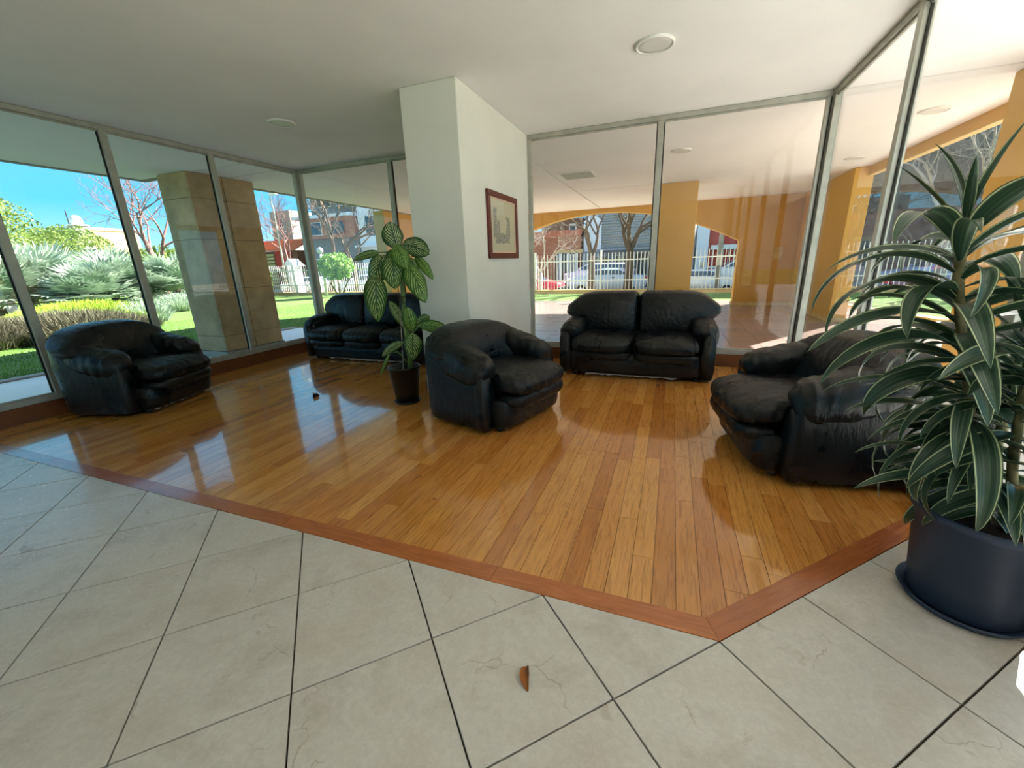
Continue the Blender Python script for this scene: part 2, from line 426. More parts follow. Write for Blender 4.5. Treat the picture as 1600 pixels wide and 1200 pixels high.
# framed picture on the pillar
def m_print():
    """pale paper with a blue grey ink drawing: a tall dark tree mass at left, another at right, a street with figures below"""
    t = NT('ink_street_print', .5, S(222, 214, 192)); v = t.coords('Object'); sp = t.n('SeparateXYZ'); t.l(v, sp.inputs[0])
    n1 = t.noise(v, 70, 5, .7); n2 = t.noise(v, 14, 4, .6)
    def box_(cy, cz, ry, rz):      # 0 at the middle of the patch, 1 at its rim
        r_ = []
        for ax, c_, h_ in (('Y', cy, ry), ('Z', cz, rz)):
            a = t.n('Math', operation='SUBTRACT'); t.l(sp.outputs[ax], a.inputs[0]); a.inputs[1].default_value = c_
            b_ = t.n('Math', operation='ABSOLUTE'); t.l(a.outputs[0], b_.inputs[0]); d_ = t.n('Math', operation='DIVIDE'); t.l(b_.outputs[0], d_.inputs[0]); d_.inputs[1].default_value = h_
            r_.append(d_.outputs[0])
        q = t.n('Math', operation='MAXIMUM'); t.l(r_[0], q.inputs[0]); t.l(r_[1], q.inputs[1]); return q.outputs[0]
    mn = None
    for m_ in (box_(-.22, .03, .055, .18), box_(-.13, -.02, .04, .09), box_(.15, .0, .065, .13), box_(-.02, -.12, .25, .06)):
        if mn is None: mn = m_
        else:
            q = t.n('Math', operation='MINIMUM'); t.l(mn, q.inputs[0]); t.l(m_, q.inputs[1]); mn = q.outputs[0]
    q = t.n('Math', operation='MULTIPLY_ADD'); t.l(n2, q.inputs[0]); q.inputs[1].default_value = 1.0; t.l(mn, q.inputs[2])
    mk = t.ramp(q.outputs[0], [(.0, (1, 1, 1)), (.95, (1, 1, 1)), (1.0, (0, 0, 0))])
    q2 = t.n('Math', operation='MULTIPLY'); t.l(q.outputs[0], q2.inputs[0]); q2.inputs[1].default_value = .68
    mk = t.ramp(q2.outputs[0], [(.0, (1, 1, 1)), (.86, (.9, .9, .9)), (.96, (0, 0, 0))])
    strokes = t.ramp(n1, [(.42, (.25, .25, .25)), (.56, (1, 1, 1))])
    t.color(t.mix(t.mix(1, mk, strokes, 'MULTIPLY'), S(222, 214, 192), S(84, 106, 120)))
    return t.m
pic = empty('framed_picture', (XP1, 3.165, 1.66), 0, label='framed ink street drawing in a reddish brown frame hung on the white pillar', category='picture')
M['mahog'] = plain('mahogany_frame', S(96, 34, 20), .35, .5, .2, 8, .1)
bm = bmesh.new(); W2, H2, fw = .42, .33, .058
for a in ((-W2, W2, -H2, -H2+fw), (-W2, W2, H2-fw, H2), (-W2, -W2+fw, -H2+fw, H2-fw), (W2-fw, W2, -H2+fw, H2-fw)):
    box(bm, .002, .03, a[0], a[1], a[2], a[3], .004)
link('picture_frame', bm2(bm), M['mahog'], pic)
bm = bmesh.new(); i0 = fw; i1 = fw+.014
for a in ((-W2+i0, W2-i0, -H2+i0, -H2+i1), (-W2+i0, W2-i0, H2-i1, H2-i0), (-W2+i0, -W2+i1, -H2+i1, H2-i1), (W2-i1, W2-i0, -H2+i1, H2-i1)):
    box(bm, .004, .018, a[0], a[1], a[2], a[3])
link('mat', bm2(bm), plain('pink_slip', S(226, 190, 164), .6, .3, .03, 5, .05), pic)
boxo('print', (.003, .010, -W2+i1, W2-i1, -H2+i1, H2-i1), m_print(), pic)
boxo('glass_cover', (.0125, .0145, -W2+i0+.002, W2-i0-.002, -H2+i0+.002, H2-i0-.002), M['glass'], pic)

# @@EXT
# ================================================================== outside: ground
GZ = -.10
side_bushes = []
def m_porch():
    t = NT('porch_tile', .2, spec=.5); v = t.coords('Object', rnd=True); oi = t.n('ObjectInfo')
    c = t.ramp(oi.outputs['Random'], [(0, S(150, 126, 116)), (.5, S(160, 138, 128)), (1, S(144, 128, 122))]); n_ = t.noise(v, 14, 4)
    t.color(t.mix(.5, c, t.ramp(n_, [(.3, (.8, .8, .8)), (.7, (1.1, 1.1, 1.1))]), 'MULTIPLY')); return t.m
M['porch'] = m_porch()
M['porchlight'] = plain('pale_paving', S(232, 228, 222), .4, .4, .06, 2, .2)
def m_lawn():
    t = NT('lawn_grass', .9, spec=.15); v = t.coords('Object'); a = t.noise(v, .7, 4); b = t.noise(v, 38, 4, .7)
    c = t.ramp(b, [(.25, S(78, 106, 54)), (.5, S(118, 146, 82)), (.75, S(156, 178, 114))])
    c = t.mix(.5, c, t.ramp(a, [(.3, (.72, .8, .6)), (.7, (1.15, 1.1, 1.0))]), 'MULTIPLY'); t.color(c); t.bump(b, .9, .05); return t.m
M['lawn'] = m_lawn()
M['asphalt'] = plain('asphalt', S(128, 126, 124), .9, .2, .1, 3, .4)
M['sidewalk'] = plain('sidewalk_concrete', S(176, 170, 160), .9, .2, .08, 2, .4)
M['kerb'] = plain('kerb_stone', S(168, 164, 156), .8, .2, .1, 4, .3)
M['yellowkerb'] = plain('pale_yellow_brick', S(206, 178, 124), .85, .2, .15, 8, .4)
link('lawn', boxm(-70, -9.06, -14, 16.8, -.4, GZ-.015), M['lawn'], None, kind='structure')
link('lawn', boxm(-9.05, 30, 13.25, 16.8, -.4, GZ-.015), M['lawn'], None, kind='structure')
link('lawn', boxm(-9.05, -7.66, 6.35, 13.24, -.4, GZ-.015), M['lawn'], None, kind='structure')
me, (cx, cy) = prism([(4.9, 9.4), (30, 8.0), (30, 13.24), (3.9, 13.24)], -.4, GZ-.015)
o = link('lawn', me, M['lawn'], None, kind='structure'); o.location = (cx, cy, 0)
for x_, y_, r_ in ((17, -3, 1.5), (19, 3, 1.8), (22, 8, 1.6), (16, -8, 1.7)): side_bushes.append((x_, y_, r_))
boxo('lawn_kerb', (-9.05, -8.9, -8, 6.34, -.3, GZ+.03), M['kerb'], None, .01, kind='structure')
boxo('lawn_kerb', (-7.655, 3.9, 13.13, 13.245, -.3, GZ+.01), M['kerb'], None, .01, kind='structure')
me, (cx, cy) = prism([(3.75, 13.13), (4.7, 9.2), (30, 7.8), (30, 8.0), (4.9, 9.4), (3.92, 13.24)][0:3]+[(30, 8.0), (4.9, 9.4), (3.92, 13.24)], -.3, GZ+.04)
me.materials.append(M['yellowkerb']); o = bpy.data.objects.new('lawn_kerb', me); C.objects.link(o); o.location = (cx, cy, 0); o['kind'] = 'structure'
pf = link('porch_floor', boxm(-7.655, 4.6, YB+.06, 13.12, -.3, GZ-.012), M['grout'], None, kind='structure')
boxo('side_paving', (-8.89, XL-.055, -8, 6.34, -.3, GZ), M['porchlight'], None, 0, kind='structure')
boxo('side_paving', (XR+.06, 7.5, -8, YB+.05, -.3, GZ), M['porchlight'], None, 0, kind='structure')
link('lawn', boxm(7.51, 60, -8, 7.79, -.4, GZ-.015), M['lawn'], None, kind='structure')
link('lawn', boxm(30.01, 60, 7.8, 16.8, -.4, GZ-.015), M['lawn'], None, kind='structure')
me, (cx, cy) = prism([(4.61, YB+.06), (7.5, YB+.06), (7.5, 8.9), (4.61, 9.2)], -.3, GZ-.004); o = link('side_paving', me, M['porchlight'], None, kind='structure'); o.location = (cx, cy, 0)
pts_ = []
for i in range(28):
    for j in range(20):
        x0 = -7.65+i*.44; y0 = YB+.07+j*.45
        if x0+.43 > 4.6 or y0 > 13.0: continue
        if x0+.43 < XL-.06 and y0 < 6.34: continue
        pts_.append((math.hypot(x0+.4, y0+1), x0, y0, min(y0+.447, 13.12)))
pts_.sort(); tm = boxm(0, .436, 0, .446, -.012, 0)
tm.materials.append(M['porch'])
for d_, x0, y0, y1 in pts_[:300]:
    o = bpy.data.objects.new('paver', tm); C.objects.link(o); o.parent = pf; o.location = (x0, y0, GZ+random.uniform(-.001, .001))
bm = bmesh.new()
for d_, x0, y0, y1 in pts_[300:]: box(bm, x0, x0+.436, y0, y1, GZ-.012, GZ)
link('far_pavers', bm2(bm), M['porch'], pf, kind='stuff')
boxo('sidewalk', (-70, 40, 17.2, 19.6, -.7, -.42), M['sidewalk'], None, 0, kind='structure')
boxo('street', (-70, 40, 19.61, 26.0, -.9, -.52), M['asphalt'], None, 0, kind='structure')
boxo('sidewalk', (-70, 40, 26.01, 27.95, -.7, -.40), M['sidewalk'], None, 0, kind='structure')
boxo('ground', (-150, 60, 27.96, 120, -1, -.45), M['sidewalk'], None, 0, kind='structure')
boxo('ground', (-150, -70.01, -30, 27.95, -1, -.2), M['lawn'], None, 0, kind='structure')
boxo('ground', (-70, 60, -40, -14.01, -1, -.2), M['lawn'], None, 0, kind='structure')
boxo('ground', (-9.04, 60, -14, -8.01, -1, -.14), M['porchlight'], None, 0, kind='structure')

# columns and arches of the porch
def m_stone():
    t = NT('beige_stone_cladding', .62, spec=.3); v = t.coords('Object', (1, 1, 1)); a = t.noise(v, 3, 6, .6); b = t.noise(v, 60, 4, .7)
    c = t.ramp(a, [(.3, S(150, 126, 92)), (.7, S(186, 160, 120))]); t.color(t.mix(.4, c, t.ramp(b, [(.3, (.8, .8, .8)), (.7, (1.1, 1.1, 1.1))]), 'MULTIPLY')); t.bump(b, .15, .003); return t.m
M['stone'] = m_stone()
sc_ = empty('stone_column', (-7.48, 3.86, GZ), 0, label='massive column clad in beige stone panels outside the left window wall', category='column')
x0, x1, y0, y1 = -.34, .34, -.56, .53
boxo('core', (x0+.03, x1-.03, y0+.03, y1-.03, 0, 2.86), M['grout'], sc_)
boxo('plinth', (x0-.02, x1+.02, y0-.02, y1+.02, 0, .10), M['concrete'], sc_, .005)
zs = [.105, .36, 1.12, 1.90, 2.50, 2.86]
for k_, (a, b) in enumerate(zip(zs, zs[1:])):
    for (yy0, yy1) in ((y0, -.02), (-.015, y1)):
        boxo('stone_panel', (x1-.028, x1, yy0+.002, yy1-.002, a+.003, b-.003), M['stone'], sc_, .002)
        boxo('stone_panel', (x0, x0+.028, yy0+.002, yy1-.002, a+.003, b-.003), M['stone'], sc_, .002)
    boxo('stone_panel', (x0+.03, x1-.03, y0, y0+.028, a+.003, b-.003), M['stone'], sc_, .002)
    boxo('stone_panel', (x0+.03, x1-.03, y1-.028, y1, a+.003, b-.003), M['stone'], sc_, .002)
def ycol(dims, label):
    x0, x1, y0, y1 = dims; cx, cy = (x0+x1)/2, (y0+y1)/2
    r_ = empty('column', (cx, cy, GZ), 0, label=label, category='column')
    boxo('shaft', (x0-cx, x1-cx, y0-cy, y1-cy, .09, H-GZ-.002), M['yellow'], r_, .006)
    boxo('plinth', (x0-cx-.01, x1-cx+.01, y0-cy-.01, y1-cy+.01, 0, .089), M['yellowkerb'], r_, .004)
ycol((-.585, .135, 8.62, 9.35), 'square ochre painted column standing behind the loveseat on the porch')
ycol((2.80, 3.10, 8.85, 12.07), 'ochre painted column seen just right of the corner window post')
ycol((2.50, 3.10, 3.55, 4.36), 'ochre painted column at the right edge behind the tall striped plant')
ycol((-8.05, -7.7, 8.65, 12.0), 'broad ochre pier seen left of the white pillar behind the mottled plant')
aw = empty('arch_wall', (0, 12.1, GZ), 0, label='ochre arched wall with wide flat arches closing the far side of the porch', category='wall')
def arch(name, x0, x1, sag_pts, ztop=H-GZ):
    # band whose lower edge follows the arch
    V = []; F = []
    for x_, z_ in sag_pts:
        for yy in (0, .35): V += [(x_, yy, z_-GZ), (x_, yy, ztop)]
    n_ = len(sag_pts)
    for i in range(n_-1):
        a = i*4; b = a+4
        F += [(a, b, b+1, a+1), (a+3, b+3, b+2, a+2), (a+2, b+2, b, a), (a+1, b+1, b+3, a+3)]
    F += [(0, 1, 3, 2), ((n_-1)*4, (n_-1)*4+2, (n_-1)*4+3, (n_-1)*4+1)]
    link(name, pyd(V, F), M['yellow'], aw)
def curve(xa, xb, xm, zm, ze, n_=16):
    return [(xa+(xb-xa)*i/n_, zm-(zm-ze)*abs((xa+(xb-xa)*i/n_-xm)/((xb-xa)/2))**2.0) for i in range(n_+1)]
arch('arch_spandrel', 0, 0, [(x_, z_) for x_, z_ in curve(-6.2, 1.42, -2.3, 2.645, 1.62, 28)])
arch('arch_spandrel', 0, 0, curve(-7.69, -6.4, -7.05, 2.1, 1.9, 4))
boxo('pier', (-6.4, -6.2, 0, .35, 0, H-GZ), M['yellow'], aw)
boxo('pier', (1.42, 3.10, 0, .35, .09, H-GZ), M['yellow'], aw, .005)
boxo('plinth', (1.40, 3.09, -.015, .36, 0, .089), M['yellowkerb'], aw, .004)
boxo('wall_box', (2.28, 2.5, -.02, 0, 1.25, 1.55), M['yellowkerb'], aw, .004)
bmw = empty('porch_beam', (3.06, 6, 2.6), 0, label='ochre edge beam under the porch ceiling at upper right', category='beam')
boxo('beam', (-.05, .05, -1.62, 2.84, .02, .163), M['yellow'], bmw)
boxo('beam_cap', (-.05, .06, -1.62, 2.84, .005, .02), M['yellowkerb'], bmw)

# ------------------------------------------------------------------ fence on a low wall
M['whitemetal'] = plain('white_painted_metal', S(224, 222, 212), .5, .4, .04, 6, .05)
def m_brick(name, c1, c2, mortar, scale=1, bw=.24, bh=.075):
    t = NT(name, .9, spec=.2); tcn = t.n('TexCoord'); g_ = t.n('SeparateXYZ'); t.l(tcn.outputs['Object'], g_.inputs[0])
    cb = t.n('CombineXYZ'); ad = t.n('Math', operation='ADD'); t.l(g_.outputs['X'], ad.inputs[0]); t.l(g_.outputs['Y'], ad.inputs[1]); t.l(ad.outputs[0], cb.inputs[0]); t.l(g_.outputs['Z'], cb.inputs[1])
    br = t.n('TexBrick'); t.l(cb.outputs[0], br.inputs['Vector']); br.inputs['Scale'].default_value = scale
    br.inputs['Brick Width'].default_value = bw; br.inputs['Row Height'].default_value = bh; br.inputs['Mortar Size'].default_value = .008
    br.inputs['Color1'].default_value = (*c1, 1); br.inputs['Color2'].default_value = (*c2, 1); br.inputs['Mortar'].default_value = (*mortar, 1)
    t.color(br.outputs['Color']); return t.m
lw = empty('low_wall', (0, 17, -.45), 0, label='low pale yellow brick wall carrying the long white picket fence', category='wall')
boxo('brick_course', (-30, 16, -.09, .09, 0, .46), m_brick('pale_yellow_brickwork', S(206, 184, 138), S(190, 160, 116), S(170, 150, 120), 1, .24, .09), lw)
boxo('coping', (-30, 16, -.11, .11, .462, .50), M['yellowkerb'], lw)
fn = empty('picket_fence', (0, 17, .055), 0, label='long white metal picket fence along the street seen through the windows', category='fence')
FX0, FX1 = -29.6, 15.6
for z_ in (.36, 1.18): boxo('rail', (FX0, FX1, -.02, .02, z_, z_+.045), M['whitemetal'], fn)
pm_ = boxm(-.011, .011, -.011, .011, -.004, 1.5); pm_.materials.append(M['whitemetal'])
def visible(x_): return True
px_ = []; x_ = FX0
while x_ < FX1:
    px_.append(x_); x_ += .148
near = sorted(px_, key=lambda a: abs(a+1) if -22 < a < 11 else 99)[:300]
for x_ in near:
    if (-22.5 < x_ < -13.5) or (-6.6 < x_ < 2.6) or x_ > 5.4 or len(near) <= 300:
        o = bpy.data.objects.new('picket', pm_); C.objects.link(o); o.parent = fn; o.location = (x_, 0, 0)
rest_ = [x_ for x_ in px_ if x_ not in set(near)]
if rest_:
    bm = bmesh.new()
    for x_ in rest_: box(bm, x_-.011, x_+.011, -.011, .011, -.004, 1.5)
    link('far_pickets', bm2(bm), M['whitemetal'], fn, kind='stuff')
pp = boxm(-.04, .04, -.045, .045, -.004, 1.62, .004); pp.materials.append(M['whitemetal'])
x_ = -29.4
while x_ < FX1:
    o = bpy.data.objects.new('post', pp); C.objects.link(o); o.parent = fn; o.location = (x_, 0, 0); x_ += 2.92

# ------------------------------------------------------------------ parked cars
M['tyre'] = plain('tyre_rubber', S(34, 34, 36), .8); M['rim'] = plain('wheel_rim', S(170, 172, 174), .3, .5, metal=.7)
M['carglass'] = plain('dark_car_glass', S(64, 84, 100), .08, .6, .05, 3, 0)
M['light'] = plain('clear_lamp', S(220, 222, 226), .15, .6); M['redlamp'] = plain('red_lamp', S(170, 30, 30), .25, .6)
M['trimb'] = plain('black_trim', S(30, 30, 32), .5)
def car(loc, col, label, L=4.2, Hc=1.42, kind_='sedan', flip=False, W=1.7):
    root = empty('car', loc, PI if flip else 0, label=label, category='car', group='parked cars in the street')
    pm = bpy.data.materials.get('car_paint_%d_%d_%d' % col) or plain('car_paint_%d_%d_%d' % col, S(*col), .28, .5, .03, 3, 0, coat=.6)
    h = Hc
    if kind_ == 'sedan':
        body = [(0, .38), (.01, .62), (.06, .70), (.26, .82), (.80, .80), (.97, .74), (1, .60), (1, .36), (.9, .22), (.1, .22)]
        cab = [(.24, .80), (.37, 1.0), (.46, 1.04), (.68, 1.03), (.84, .80)]
    elif kind_ == 'hatch':
        body = [(0, .38), (.01, .60), (.05, .68), (.25, .78), (.96, .80), (1, .66), (1, .36), (.92, .22), (.1, .22)]
        cab = [(.22, .77), (.36, 1.0), (.46, 1.04), (.86, 1.02), (.97, .79)]
    else:
        body = [(0, .36), (.01, .62), (.05, .70), (.2, .78), (.98, .80), (1, .66), (1, .34), (.93, .2), (.08, .2)]
        cab = [(.17, .77), (.31, 1.0), (.42, 1.04), (.92, 1.03), (.985, .79)]
    hs = h/1.04
    def ext(poly, w0, w1, zmid):
        n_ = len(poly); V = []; ys = (-1, -.86, .86, 1)
        for k_, f in enumerate(ys):
            for (a, z) in poly:
                tz = 0 if z <= zmid else (z-zmid)/(1.04-zmid)
                wy = (w0+(w1-w0)*max(0, tz))/2; sh = .965 if abs(f) == 1 else 1
                V.append(((a-.5)*L*(1 if sh == 1 else .99), f*wy, (z if sh == 1 else (.5+(z-.5)*.97))*hs))
        F = []
        for k_ in range(3):
            for i in range(n_): F.append((k_*n_+i, k_*n_+(i+1) % n_, (k_+1)*n_+(i+1) % n_, (k_+1)*n_+i))
        F += [tuple(range(n_))[::-1], tuple(range(3*n_, 4*n_))]
        me = pyd(V, F); bm = bmesh.new(); bm.from_mesh(me); bmesh.ops.recalc_face_normals(bm, faces=bm.faces)
        bmesh.ops.bevel(bm, geom=[e_ for e_ in bm.edges if e_.calc_face_angle(0) > .35], offset=.03, segments=2, affect='EDGES'); return bm2(bm)
    link('body', ext(body, W, W, 2), pm, root, True)
    link('cabin', ext(cab+[(cab[-1][0], .76), (cab[0][0], .76)], W*.94, W*.74, .8), pm, root, True)
    # side windows, windscreens
    def inset(poly, f=.86):
        cx = sum(p[0] for p in poly)/len(poly); cz = sum(p[1] for p in poly)/len(poly); return [(cx+(a-cx)*f, cz+(z-cz)*f) for a, z in poly]
    c0, c1, c2, c3, c4 = cab; xm = (c1[0]+c3[0])/2+.01
    zt = c1[1]-.025
    for sgn in (-1, 1):
        for poly in ([(c0[0]+.045, .815), (c1[0]+.01, zt), (xm-.012, zt+.015), (xm-.012, .815)], [(xm+.012, .815), (xm+.012, zt+.015), (c3[0]-.012, zt), (c4[0]-.05, .815)]):
            V = []
            for (a, z) in poly:
                tz = max(0, (z-.8)/.24); wy = (W*.94+(W*.74-W*.94)*tz)/2*.999+.004
                V += [((a-.5)*L, sgn*wy, z*hs), ((a-.5)*L, sgn*(wy-.02), z*hs)]
            F = [(0, 2, 4, 6), (7, 5, 3, 1), (0, 1, 3, 2), (2, 3, 5, 4), (4, 5, 7, 6), (6, 7, 1, 0)]
            link('side_window', pyd(V, F), M['carglass'], root)
    def quad(nm, p0, p1, w0, w1, off, mt):
        (a0, z0), (a1, z1) = p0, p1; d = Vector(((a1-a0)*L, 0, (z1-z0)*hs)).normalized(); nrm = Vector((-d.z, 0, d.x)); 
        if (nrm.x*((a0+a1)/2-.5)) < 0: nrm = -nrm
        V = []
        for (a, z, w_) in ((a0, z0, w0), (a1, z1, w1)):
            for sg in (-1, 1):
                for o_ in (off, off-.02): V.append(Vector(((a-.5)*L, sg*w_/2, z*hs))+nrm*o_)
        F = [(0, 2, 6, 4), (1, 5, 7, 3), (0, 4, 5, 1), (2, 3, 7, 6), (0, 1, 3, 2), (4, 6, 7, 5)]
        link(nm, pyd(V, F), mt, root)
    def lerp(a, b, f): return (a[0]+(b[0]-a[0])*f, a[1]+(b[1]-a[1])*f)
    quad('windscreen', lerp(c0, c1, .14), lerp(c0, c1, .9), W*.80, W*.68, .008, M['carglass'])
    quad('rear_window', lerp(c4, c3, .16), lerp(c4, c3, .88), W*.78, W*.66, .008, M['carglass'])
    wr = .30*h/1.42
    for a in (.19, .80):
        for sgn in (-1, 1):
            wh = empty('wheel', ((a-.5)*L, sgn*(W/2-.08), wr), 0); wh.parent = root
            wh.rotation_euler = (PI/2, 0, 0)
            link('tyre', lathe([(wr*.62, -.095), (wr*.96, -.1), (wr, -.06), (wr, .06), (wr*.96, .1), (wr*.62, .095)], 28), M['tyre'], wh, True)
            link('hub', lathe([(0, -.085), (wr*.3, -.09), (wr*.62, -.08), (wr*.62, .08), (wr*.3, .09), (0, .085)], 20), M['rim'], wh, True)
    for sgn in (-1, 1):
        boxo('headlight', (-.5*L-.004, -.5*L+.10, sgn*(W/2-.22)-.15, sgn*(W/2-.22)+.15, .60*hs, .69*hs), M['light'], root, .02, 2)
        boxo('tail_lamp', (.5*L-.08, .5*L+.006, sgn*(W/2-.2)-.13, sgn*(W/2-.2)+.13, .60*hs, .72*hs), M['redlamp'], root, .02, 2)
        boxo('mirror', ((c0[0]+.05-.5)*L, (c0[0]+.07-.5)*L+.05, sgn*(W/2+.06)-.07, sgn*(W/2+.06)+.07, .82*hs, .90*hs), pm, root, .015)
        boxo('door_handle', ((xm+.05-.5)*L, (xm+.05-.5)*L+.16, sgn*(W/2+.008)-.012, sgn*(W/2+.008)+.012, .70*hs, .725*hs), M['trimb'], root)
    boxo('bumper', (-.5*L-.03, -.5*L+.1, -W/2+.06, W/2-.06, .32*hs, .46*hs), M['trimb'], root, .03, 2)
    boxo('bumper', (.5*L-.1, .5*L+.03, -W/2+.06, W/2-.06, .32*hs, .46*hs), M['trimb'], root, .03, 2)
    return root
RZ = -.52
car((-3.42, 21.2, RZ), (176, 192, 204), 'silver blue sedan parked behind the fence, seen above the left half of the loveseat', 4.0, 1.37, 'sedan')
car((-4.3, 24.4, RZ), (214, 208, 214), 'pale silver car with a tall roof parked behind the silver blue sedan', 4.1, 1.62, 'suv')
car((-7.75, 20.9, RZ), (196, 44, 62), 'bright red car parked behind the fence, next to the framed picture', 3.9, 1.10, 'hatch', True)
car((.95, 21.2, RZ), (222, 222, 214), 'white hatchback with black window trim parked right of the ochre column', 3.9, 1.20, 'hatch', True)
car((3.6, 24.3, RZ), (226, 224, 214), 'white van parked in front of the red building', 4.3, 1.60, 'suv')
car((10.4, 21.4, RZ), (150, 176, 206), 'pale blue car parked behind the fence, seen between the leaves of the striped plant', 4.3, 1.36, 'sedan')
car((-23.6, 20.9, RZ), (226, 226, 222), 'white car parked behind the fence, seen right of the stone column', 4.0, 1.35, 'hatch')
car((-18.4, 20.9, RZ), (206, 214, 222), 'pale car parked behind the fence, seen left of the mottled plant', 4.2, 1.40, 'sedan')

# ------------------------------------------------------------------ houses across the street
M['orangebrick'] = m_brick('orange_brickwork', S(190, 118, 82), S(168, 96, 66), S(176, 150, 126), 1, .24, .08)
M['greybrick'] = m_brick('grey_brickwork', S(138, 130, 120), S(116, 110, 104), S(150, 146, 138), 1, .35, .12)
M['redwall'] = plain('red_wall', S(176, 56, 46), .7, .3, .08, 2, .2)
M['redroof'] = plain('orange_roof_tile', S(214, 122, 88), .8, .2, .12, 6, .4)
M['greyroof'] = plain('grey_corrugated_roof', S(150, 152, 154), .7, .3, .1, 4, .3)
M['bluegrey'] = plain('blue_grey_wall', S(150, 158, 168), .7, .3, .06, 2, .2)
M['whitewall'] = plain('white_house_wall', S(226, 228, 228), .8, .2, .04, 1, .2)
M['brown'] = plain('brown_wall', S(120, 84, 64), .8, .2, .12, 3, .2)
M['darkwin'] = plain('dark_window_glass', S(52, 56, 60), .15, .6, .1, 2, 0)
M['greenslat'] = plain('yellow_green_slat', S(176, 172, 116), .7, .3, .08, 3, .2)
M['stonegrey'] = plain('grey_rubble_wall', S(122, 116, 108), .9, .2, .25, 2.2, .9, bdist=.06)
def part(nm, dims, mt, root, bev=0): return boxo(nm, dims, mt, root, bev)
def win(root, x0, x1, z0, z1, y=-.02, bars=0, frame='whitemetal', nm='window'):
    f = part(nm, (x0, x1, y-.03, y+.01, z0, z1), M[frame], root)
    boxo('pane', (x0+.06, x1-.06, y-.045, y-.031, z0+.06, z1-.06), M['darkwin'], f)
    for i in range(bars):
        xx = x0+(x1-x0)*(i+.5)/bars; boxo('bar', (xx-.018, xx+.018, y-.09, y-.06, z0, z1), M['whitemetal'], f)
    return f
def bld(name, x, y, label): return empty(name, (x, y, -.4), 0, label=label, category='building')
# A orange brick house
b = bld('house', 0, 28, 'orange brick house with a wide barred window opposite the fence, left of the loveseat')
part('wall', (-12.4, -6.25, 0, 6, 0, 3.3), M['orangebrick'], b)
part('lintel', (-8.15, -6.1, -.05, -.001, 2.2, 2.42), M['yellowkerb'], b)
win(b, -8.05, -6.35, .35, 2.2, bars=9, frame='trimb')
for i in range(3): part('white_shutter', (-7.75+i*.55, -7.55+i*.55, -.12, -.10, .4, 2.18), M['whitemetal'], b)
part('upper_storey', (-9.2, -6.3, .6, 6, 3.31, 4.5), M['brown'], b)
win(b, -7.2, -6.7, 3.55, 4.15, .57)
for i in range(9): part('roof_course', (-12.5, -6.2, -.35+i*.11, -.22+i*.11, 3.31+i*.05, 3.37+i*.05), M['redroof'], b)
# B grey white house with louvres
b = bld('house', 0, 28.2, 'pale grey house with horizontal louvred upper facade and barred front behind the street trees')
part('wall', (-6.2, .95, 0, 6, 0, 2.25), M['bluegrey'], b)
part('upper_wall', (-6.0, .8, .3, 6, 2.26, 5.0), M['whitewall'], b)
for i in range(15): part('louvre', (-5.2, .8, .08, .29, 2.45+i*.17, 2.53+i*.17), M['greyroof'], b)
part('canopy', (-5.1, .9, -.8, .1, 2.26, 2.36), M['bluegrey'], b)
win(b, -5.7, -4.3, .3, 1.95, bars=7, frame='bluegrey'); win(b, -4.0, -2.9, .3, 1.95, bars=6, frame='bluegrey')
win(b, -2.6, -1.5, 0, 2.0, bars=5, frame='trimb', nm='barred_door'); win(b, -.9, .5, .6, 1.9, bars=6)
g_, (cx, cy) = prism([(-6.1, 2.26), (-4.9, 2.26), (-4.9, 4.2), (-5.5, 4.7), (-6.1, 4.2)], 0, .3)
o = link('gable', g_, M['whitewall'], b); o.rotation_euler = (PI/2, 0, 0); o.location = (cx, .29, cy)
part('drain_pipe', (-1.35, -1.25, -.05, .0, 0, 5), M['frame'], b)
# C white pillar house + red building
b = bld('shop_building', 0, 28.4, 'red building with a white awning band and air conditioner right of the ochre column')
part('wall', (1.75, 6.5, 0, 6, 0, 4.6), M['redwall'], b)
part('white_pier', (1.05, 1.74, -.25, 6, 0, 3.9), M['whitewall'], b)
part('awning', (1.9, 5.2, -.5, -.01, 2.05, 2.32), M['whitemetal'], b, .02)
part('ledge', (1.76, 5.2, -.12, -.001, .95, 1.07), M['whitemetal'], b)
sh = part('shutter_frame', (1.95, 5.0, -.03, -.001, 1.08, 2.04), M['redwall'], b)
for i in range(10): boxo('bar', (2.0+i*.3, 2.035+i*.3, -.16, -.13, .3, 2.04), M['whitemetal'], sh)
for i in range(7): part('groove_board', (1.8, 6.4, -.025, -.001, 2.5+i*.3, 2.72+i*.3), M['redwall'], b)
ac = part('air_conditioner', (2.85, 3.5, -.35, -.03, 2.9, 3.32), M['whitemetal'], b, .02)
f = lathe([(0, 0), (.13, 0), (.14, .015), (.13, .02), (0, .02)], 20); o = link('fan_grille', f, M['frame'], ac); o.rotation_euler = (PI/2, 0, 0); o.location = (3.1, -.351, 3.1)
part('window_sign', (1.35, 1.62, -.29, -.26, 1.0, 1.35), M['frame'], b)
b = bld('utility_pole', 1.62, 19.2, 'grey concrete utility pole beside the red building'); b['category'] = 'pole'; b.location.z = -.42
bm = bmesh.new(); tube(bm, [(0, 0, 0), (0, 0, 7)], [.11, .08], 12); link('pole', bm2(bm), M['concrete'], b, True)
boxo('meter_box', (-.1, .1, -.2, -.1, 1.3, 1.75), M['frame'], b); boxo('cross_arm', (-.7, .7, -.05, .05, 5.6, 5.72), M['frame'], b)
